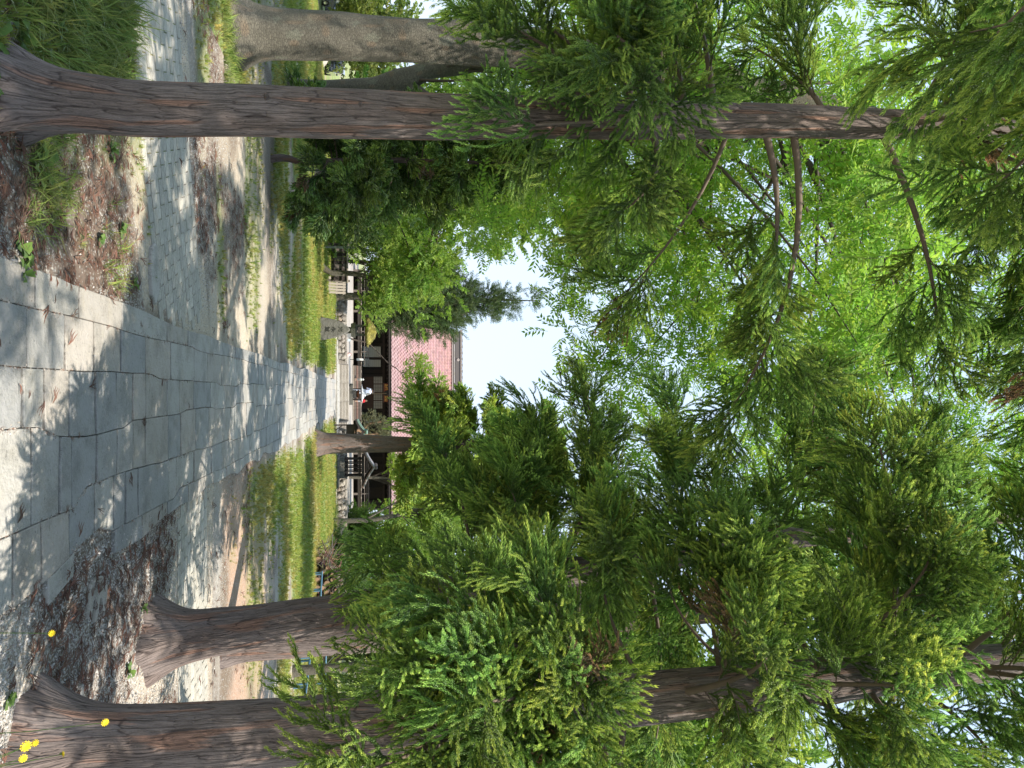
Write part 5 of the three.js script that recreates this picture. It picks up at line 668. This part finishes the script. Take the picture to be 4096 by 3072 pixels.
function weedGeo(seed, n, l, w, rise) { const R = rng(seed), gb = new GB(); for (let i = 0; i < n; i++) { const a = i * 2.4 + R(), L = l * (0.6 + R() * 0.6), c = mix3([0.07, 0.15, 0.03], [0.16, 0.26, 0.05], R()), ca = Math.cos(a), sa = Math.sin(a), q = (t, s, y) => gb.v(ca * L * t - sa * w * s, y, sa * L * t + ca * w * s, c), h = rise * (0.5 + R()); const v0 = q(0, 0, 0), v1 = q(0.35, 0.8, h * 0.8), v2 = q(0.35, 0, h * 0.65), v3 = q(0.35, -0.8, h * 0.8), v4 = q(0.75, 0.9, h), v5 = q(0.75, 0, h * 0.9), v6 = q(0.75, -0.9, h), v7 = q(1, 0, h * 0.75); gb.tri(v0, v2, v1); gb.tri(v0, v3, v2); gb.quad(v1, v2, v5, v4); gb.quad(v2, v3, v6, v5); gb.tri(v4, v5, v7); gb.tri(v5, v6, v7); } return gb.geo(); }
{
  const R = rng(999), gm = leafy(1, 1, 1, 0.35), lawn = [1, 2, 3].map(s => bladeTuft(s, 14, 0.085, 0.0028, 0.7, [0.17, 0.26, 0.045], [0.40, 0.43, 0.13])), tall = [4, 5].map(s => bladeTuft(s, 13, 0.2, 0.0042, 1.2, [0.12, 0.21, 0.04], [0.28, 0.36, 0.10])), lists = [[], [], []], tl = [[], []];
  const dry = (k, y, X, Z) => { const d = smooth(-0.1, 0.35, fbm(X * 0.6, Z * 0.9, 201, 3)); return [k * (0.75 + 0.45 * y + 0.55 * d), k * (1 + 0.12 * d), k * (0.75 + 0.5 * d)]; };
  for (let i = 0; i < 130000; i++) { const Z = 3.2 + Math.pow(R(), 1.4) * 34, X = (R() - 0.5) * (Z * 1.25 + 3), g = grassAt(X, Z); if (R() > g * (Z < 9 ? 0.5 : 1) || onPaver(X, Z)) continue; const k = 0.7 + R() * 0.5, y = R(), sc = (0.45 + R() * 0.6) * (0.55 + 0.45 * g) * (1 + Z / 45); lists[i % 3].push({ m: placeM(V(X, terr(X, Z) - 0.005, -Z), V((R() - 0.5) * 0.3, 1, (R() - 0.5) * 0.3).normalize(), R() * 6, sc), c: dry(k, y, X, Z) }); }
  lists.forEach((l, i) => stuffInst('lawn_grass', lawn[i], gm, l, null, { label: ['short lawn grass spreading over the ground either side of the path', 'short grass blades scattered among the lawn', 'sunlit grass of the lawn before the temple'][i], category: 'grass' }));
  const patch = (cx, cz, rx, rz, n, s = 1) => { for (let i = 0; i < n; i++) { const a = R() * 6.283, r = Math.sqrt(R()), X = cx + Math.cos(a) * r * rx, Z = cz + Math.sin(a) * r * rz, k = 0.7 + R() * 0.5; tl[i % 2].push({ m: placeM(V(X, terr(X, Z) - 0.01, -Z), V((R() - 0.5) * 0.5, 1, (R() - 0.5) * 0.5).normalize(), R() * 6, s * (0.6 + R() * 0.7)), c: [k * (0.9 + R() * 0.4), k, k * 0.9] }); } };
  patch(-2.55, 4.9, 0.75, 0.75, 420); patch(-2.2, 4.2, 0.5, 0.4, 130, 0.9); patch(-1.2, 4.4, 0.3, 0.25, 60, 0.6); patch(-1.0, 4.25, 0.25, 0.2, 40, 0.6); patch(-0.95, 5.4, 0.35, 0.25, 26, 0.5); patch(-4.8, 9.4, 1.4, 0.35, 220, 0.8); patch(2.3, 7.0, 0.25, 0.15, 26, 0.5); patch(1.95, 3.45, 0.2, 0.2, 10, 0.6); patch(-6.5, 15.2, 1.5, 0.5, 120, 0.8); patch(7.2, 35, 0.7, 0.6, 90, 1.4); patch(6.3, 36, 0.6, 0.4, 50, 1.3); patch(-3.5, 38.9, 1.5, 0.3, 30, 0.8); patch(-1.9, 25.5, 0.5, 0.1, 40, 0.55);
  tl.forEach((l, i) => stuffInst('tall_grass', tall[i], gm, l, null, { label: ['long rank grass growing left of the nearest cedar', 'long grass blades around the tree bases'][i], category: 'grass' }));
  // broad-leaved weeds
  const wg = [weedGeo(1, 9, 0.10, 0.022, 0.05), weedGeo(2, 7, 0.15, 0.026, 0.07), weedGeo(3, 8, 0.055, 0.02, 0.03)], spots = [[-0.56, 4.02, 0, 0.8], [-0.62, 4.08, 2, 1.1], [-0.7, 4.02, 2, 1.2], [-1.15, 4.2, 1, 1], [-2.05, 4.45, 1, 1.3], [-2.3, 4.6, 1, 1.2], [-1.75, 4.0, 0, 1.2], [-1.62, 3.72, 1, 0.9], [-1.4, 3.7, 0, 1.0], [1.82, 3.42, 1, 1.2], [1.74, 3.36, 0, 1.1], [1.9, 3.5, 1, 1.2], [1.62, 3.42, 0, 0.9], [1.45, 3.65, 2, 1.2], [1.78, 4.3, 2, 1.5], [1.55, 3.9, 2, 0.9], [2.1, 5.65, 2, 1.3], [-0.95, 5.1, 2, 1], [-1.1, 5.5, 2, 1.2], [-0.75, 5.75, 0, 0.7], [-1.6, 5.3, 0, 0.8], [1.75, 6.0, 0, 0.6], [-2.7, 5.3, 1, 1.2], [-2.9, 4.8, 1, 1.3]];
  spots.forEach(([X, Z, k, s]) => { const o = part('leafy_weed', wg[k], gm); o.position.set(X, terr(X, Z), -Z); o.rotation.y = X * 40; o.scale.setScalar(s); tag(o, X < -1.9 ? 'broad-leaved weed among the long grass left of the nearest cedar' : X < -1.2 ? 'broad-leaved weed at the foot of the nearest left cedar' : X < 0 ? (Z < 4.15 ? 'fresh green weed at the left edge of the flagstones' : 'small weed in the litter left of the flagstones') : Z < 3.7 ? 'leaf rosette under the yellow flowers' : 'small weed in the gravel between the right-hand cedars', 'weed', 'weeds in the gravel'); });
  // pebbles and dead cedar litter
  const peb = new THREE.IcosahedronGeometry(1, 0), pl = [], pm = new THREE.MeshStandardMaterial({ color: lin(1, 1, 1), roughness: 0.85 });
  for (let i = 0; i < 90000; i++) { const Z = 3.1 + Math.pow(R(), 1.7) * 6.5, X = (R() - 0.5) * (Z * 1.15 + 1.2), sd = Math.abs(X - pathC(Z)); if (sd < 0.8 && R() > 0.02) continue; if (onPaver(X, Z) && R() > 0.03) continue; if (R() > gravelAt(X, Z) * 0.95 + 0.04) continue; const s = 0.0035 + 0.0065 * R() * R(), g = 0.2 + R() * 0.3, w = R() * 0.05; pl.push({ m: new THREE.Matrix4().compose(V(X, terr(X, Z) + s * 0.3 + (sd < 0.86 ? 0.02 : 0), -Z), new THREE.Quaternion().setFromEuler(new THREE.Euler(R() * 6, R() * 6, R() * 6)), V(s * (0.8 + R() * 0.7), s * 0.7, s * (0.8 + R() * 0.5))), c: [g + w, g + w * 0.4, g - w * 0.4] }); }
  for (let i = 0; i < 9000; i++) { const Z = 3.3 + Math.pow(R(), 1.4) * 14, k = 1 + Math.floor(R() * 6), dens = fbm(Z * 1.2, k * 7, 301, 2) + (k > 3 ? 0.12 : -0.05); if (R() > smooth(-0.1, 0.4, dens) + 0.06) continue; const X = seamAt(k, Z) + (R() + R() + R() - 1.5) * 0.03, s = 0.003 + 0.004 * R(), g = 0.14 + R() * 0.3; pl.push({ m: new THREE.Matrix4().compose(V(X, 0.022 + s * 0.5, -Z), new THREE.Quaternion().setFromEuler(new THREE.Euler(R() * 6, R() * 6, R() * 6)), V(s, s * 0.7, s)), c: [g * 1.1, g * 0.98, g * 0.85] }); }
  stuffInst('gravel', peb, pm, pl, null, { label: 'loose pale grey gravel strewn beside the stone path', category: 'gravel' });
  const lg = new GB(); { const Q = rng(4); for (let k = 0; k < 3; k++) cord(lg, [V(0, 0, 0), V(0.03, 0.008, 0.008 * (k - 1)), V(0.06, 0.004, 0.02 * (k - 1)), V(0.085, 0.01, 0.025 * (k - 1))], 0.01, 150, Q, 0, 0.0022); }
  const lgeo = lg.geo(); lgeo.deleteAttribute('color'); const ll = [];
  for (let i = 0; i < 26000; i++) { const Z = 3.1 + Math.pow(R(), 1.5) * 8, X = (R() - 0.5) * (Z * 1.15 + 1.2), sd = Math.abs(X - pathC(Z)); if (sd < 0.84 && R() > 0.022) continue; if (onPaver(X, Z) && R() > 0.03) continue; if (R() > litterAt(X, Z) * 0.55 + 0.04) continue; const k = 0.7 + R() * 0.8, s = 0.5 + R() * 0.8; ll.push({ m: new THREE.Matrix4().compose(V(X, terr(X, Z) + 0.006 + R() * 0.008 + (sd < 0.86 || onPaver(X, Z) ? 0.022 : 0), -Z), new THREE.Quaternion().setFromEuler(new THREE.Euler((R() - 0.5) * 0.4, R() * 6, (R() - 0.5) * 0.4)), V(s, s, s)), c: [k * (1 + R() * 0.35), k * 0.95, k * 0.9] }); }
  for (let i = 0; i < 1500; i++) { const Z = 3.3 + Math.pow(R(), 1.3) * 18, k = 1 + Math.floor(R() * 6), dens = fbm(Z * 1.2, k * 7, 301, 2); if (R() > smooth(-0.1, 0.4, dens) * 0.8 + 0.1) continue; const s = 0.25 + R() * 0.35, b = 0.7 + R() * 1.6; ll.push({ m: new THREE.Matrix4().compose(V(seamAt(k, Z) + (R() - 0.5) * 0.02, 0.024, -Z), new THREE.Quaternion().setFromEuler(new THREE.Euler(0, 1.57 + (R() - 0.5) * 0.8, 0)), V(s, s, s)), c: [b * 1.2, b * 1.05, b] }); }
  stuffInst('needle_litter', lgeo, std(0.11, 0.074, 0.056, 0.95), ll, null, { label: 'dead reddish-brown cedar sprays littering the ground', category: 'litter' });
}
// healed branch scars on the nearest left trunk
{
  const t = scene.children.find(o => o.name === 'cedar_tree'), km = cedarBark, kg = boulderGeos[3];
  for (const [h, a] of [[0.95, 0.1], [1.25, -0.35], [1.42, 0.25], [1.5, 0.62], [1.72, -0.1], [2.15, 0.5], [2.4, 0.55], [2.75, -0.2], [2.95, 0.35]]) { const x = 0.045 - 0.05 * h + 0.01, r = 0.138 - 0.008 * h; const k = part('branch_scar', kg, km, t, [x + Math.sin(a + 0.3) * (r - 0.007), h, Math.cos(a + 0.3) * (r - 0.007)], [0, a + 0.3, 0]); k.scale.set(0.024, 0.017, 0.012); }
}
console.log('details');
scene.traverse(o => { if (o.isMesh) { o.castShadow = o.receiveShadow = true; } });
renderer.render(scene, camera);
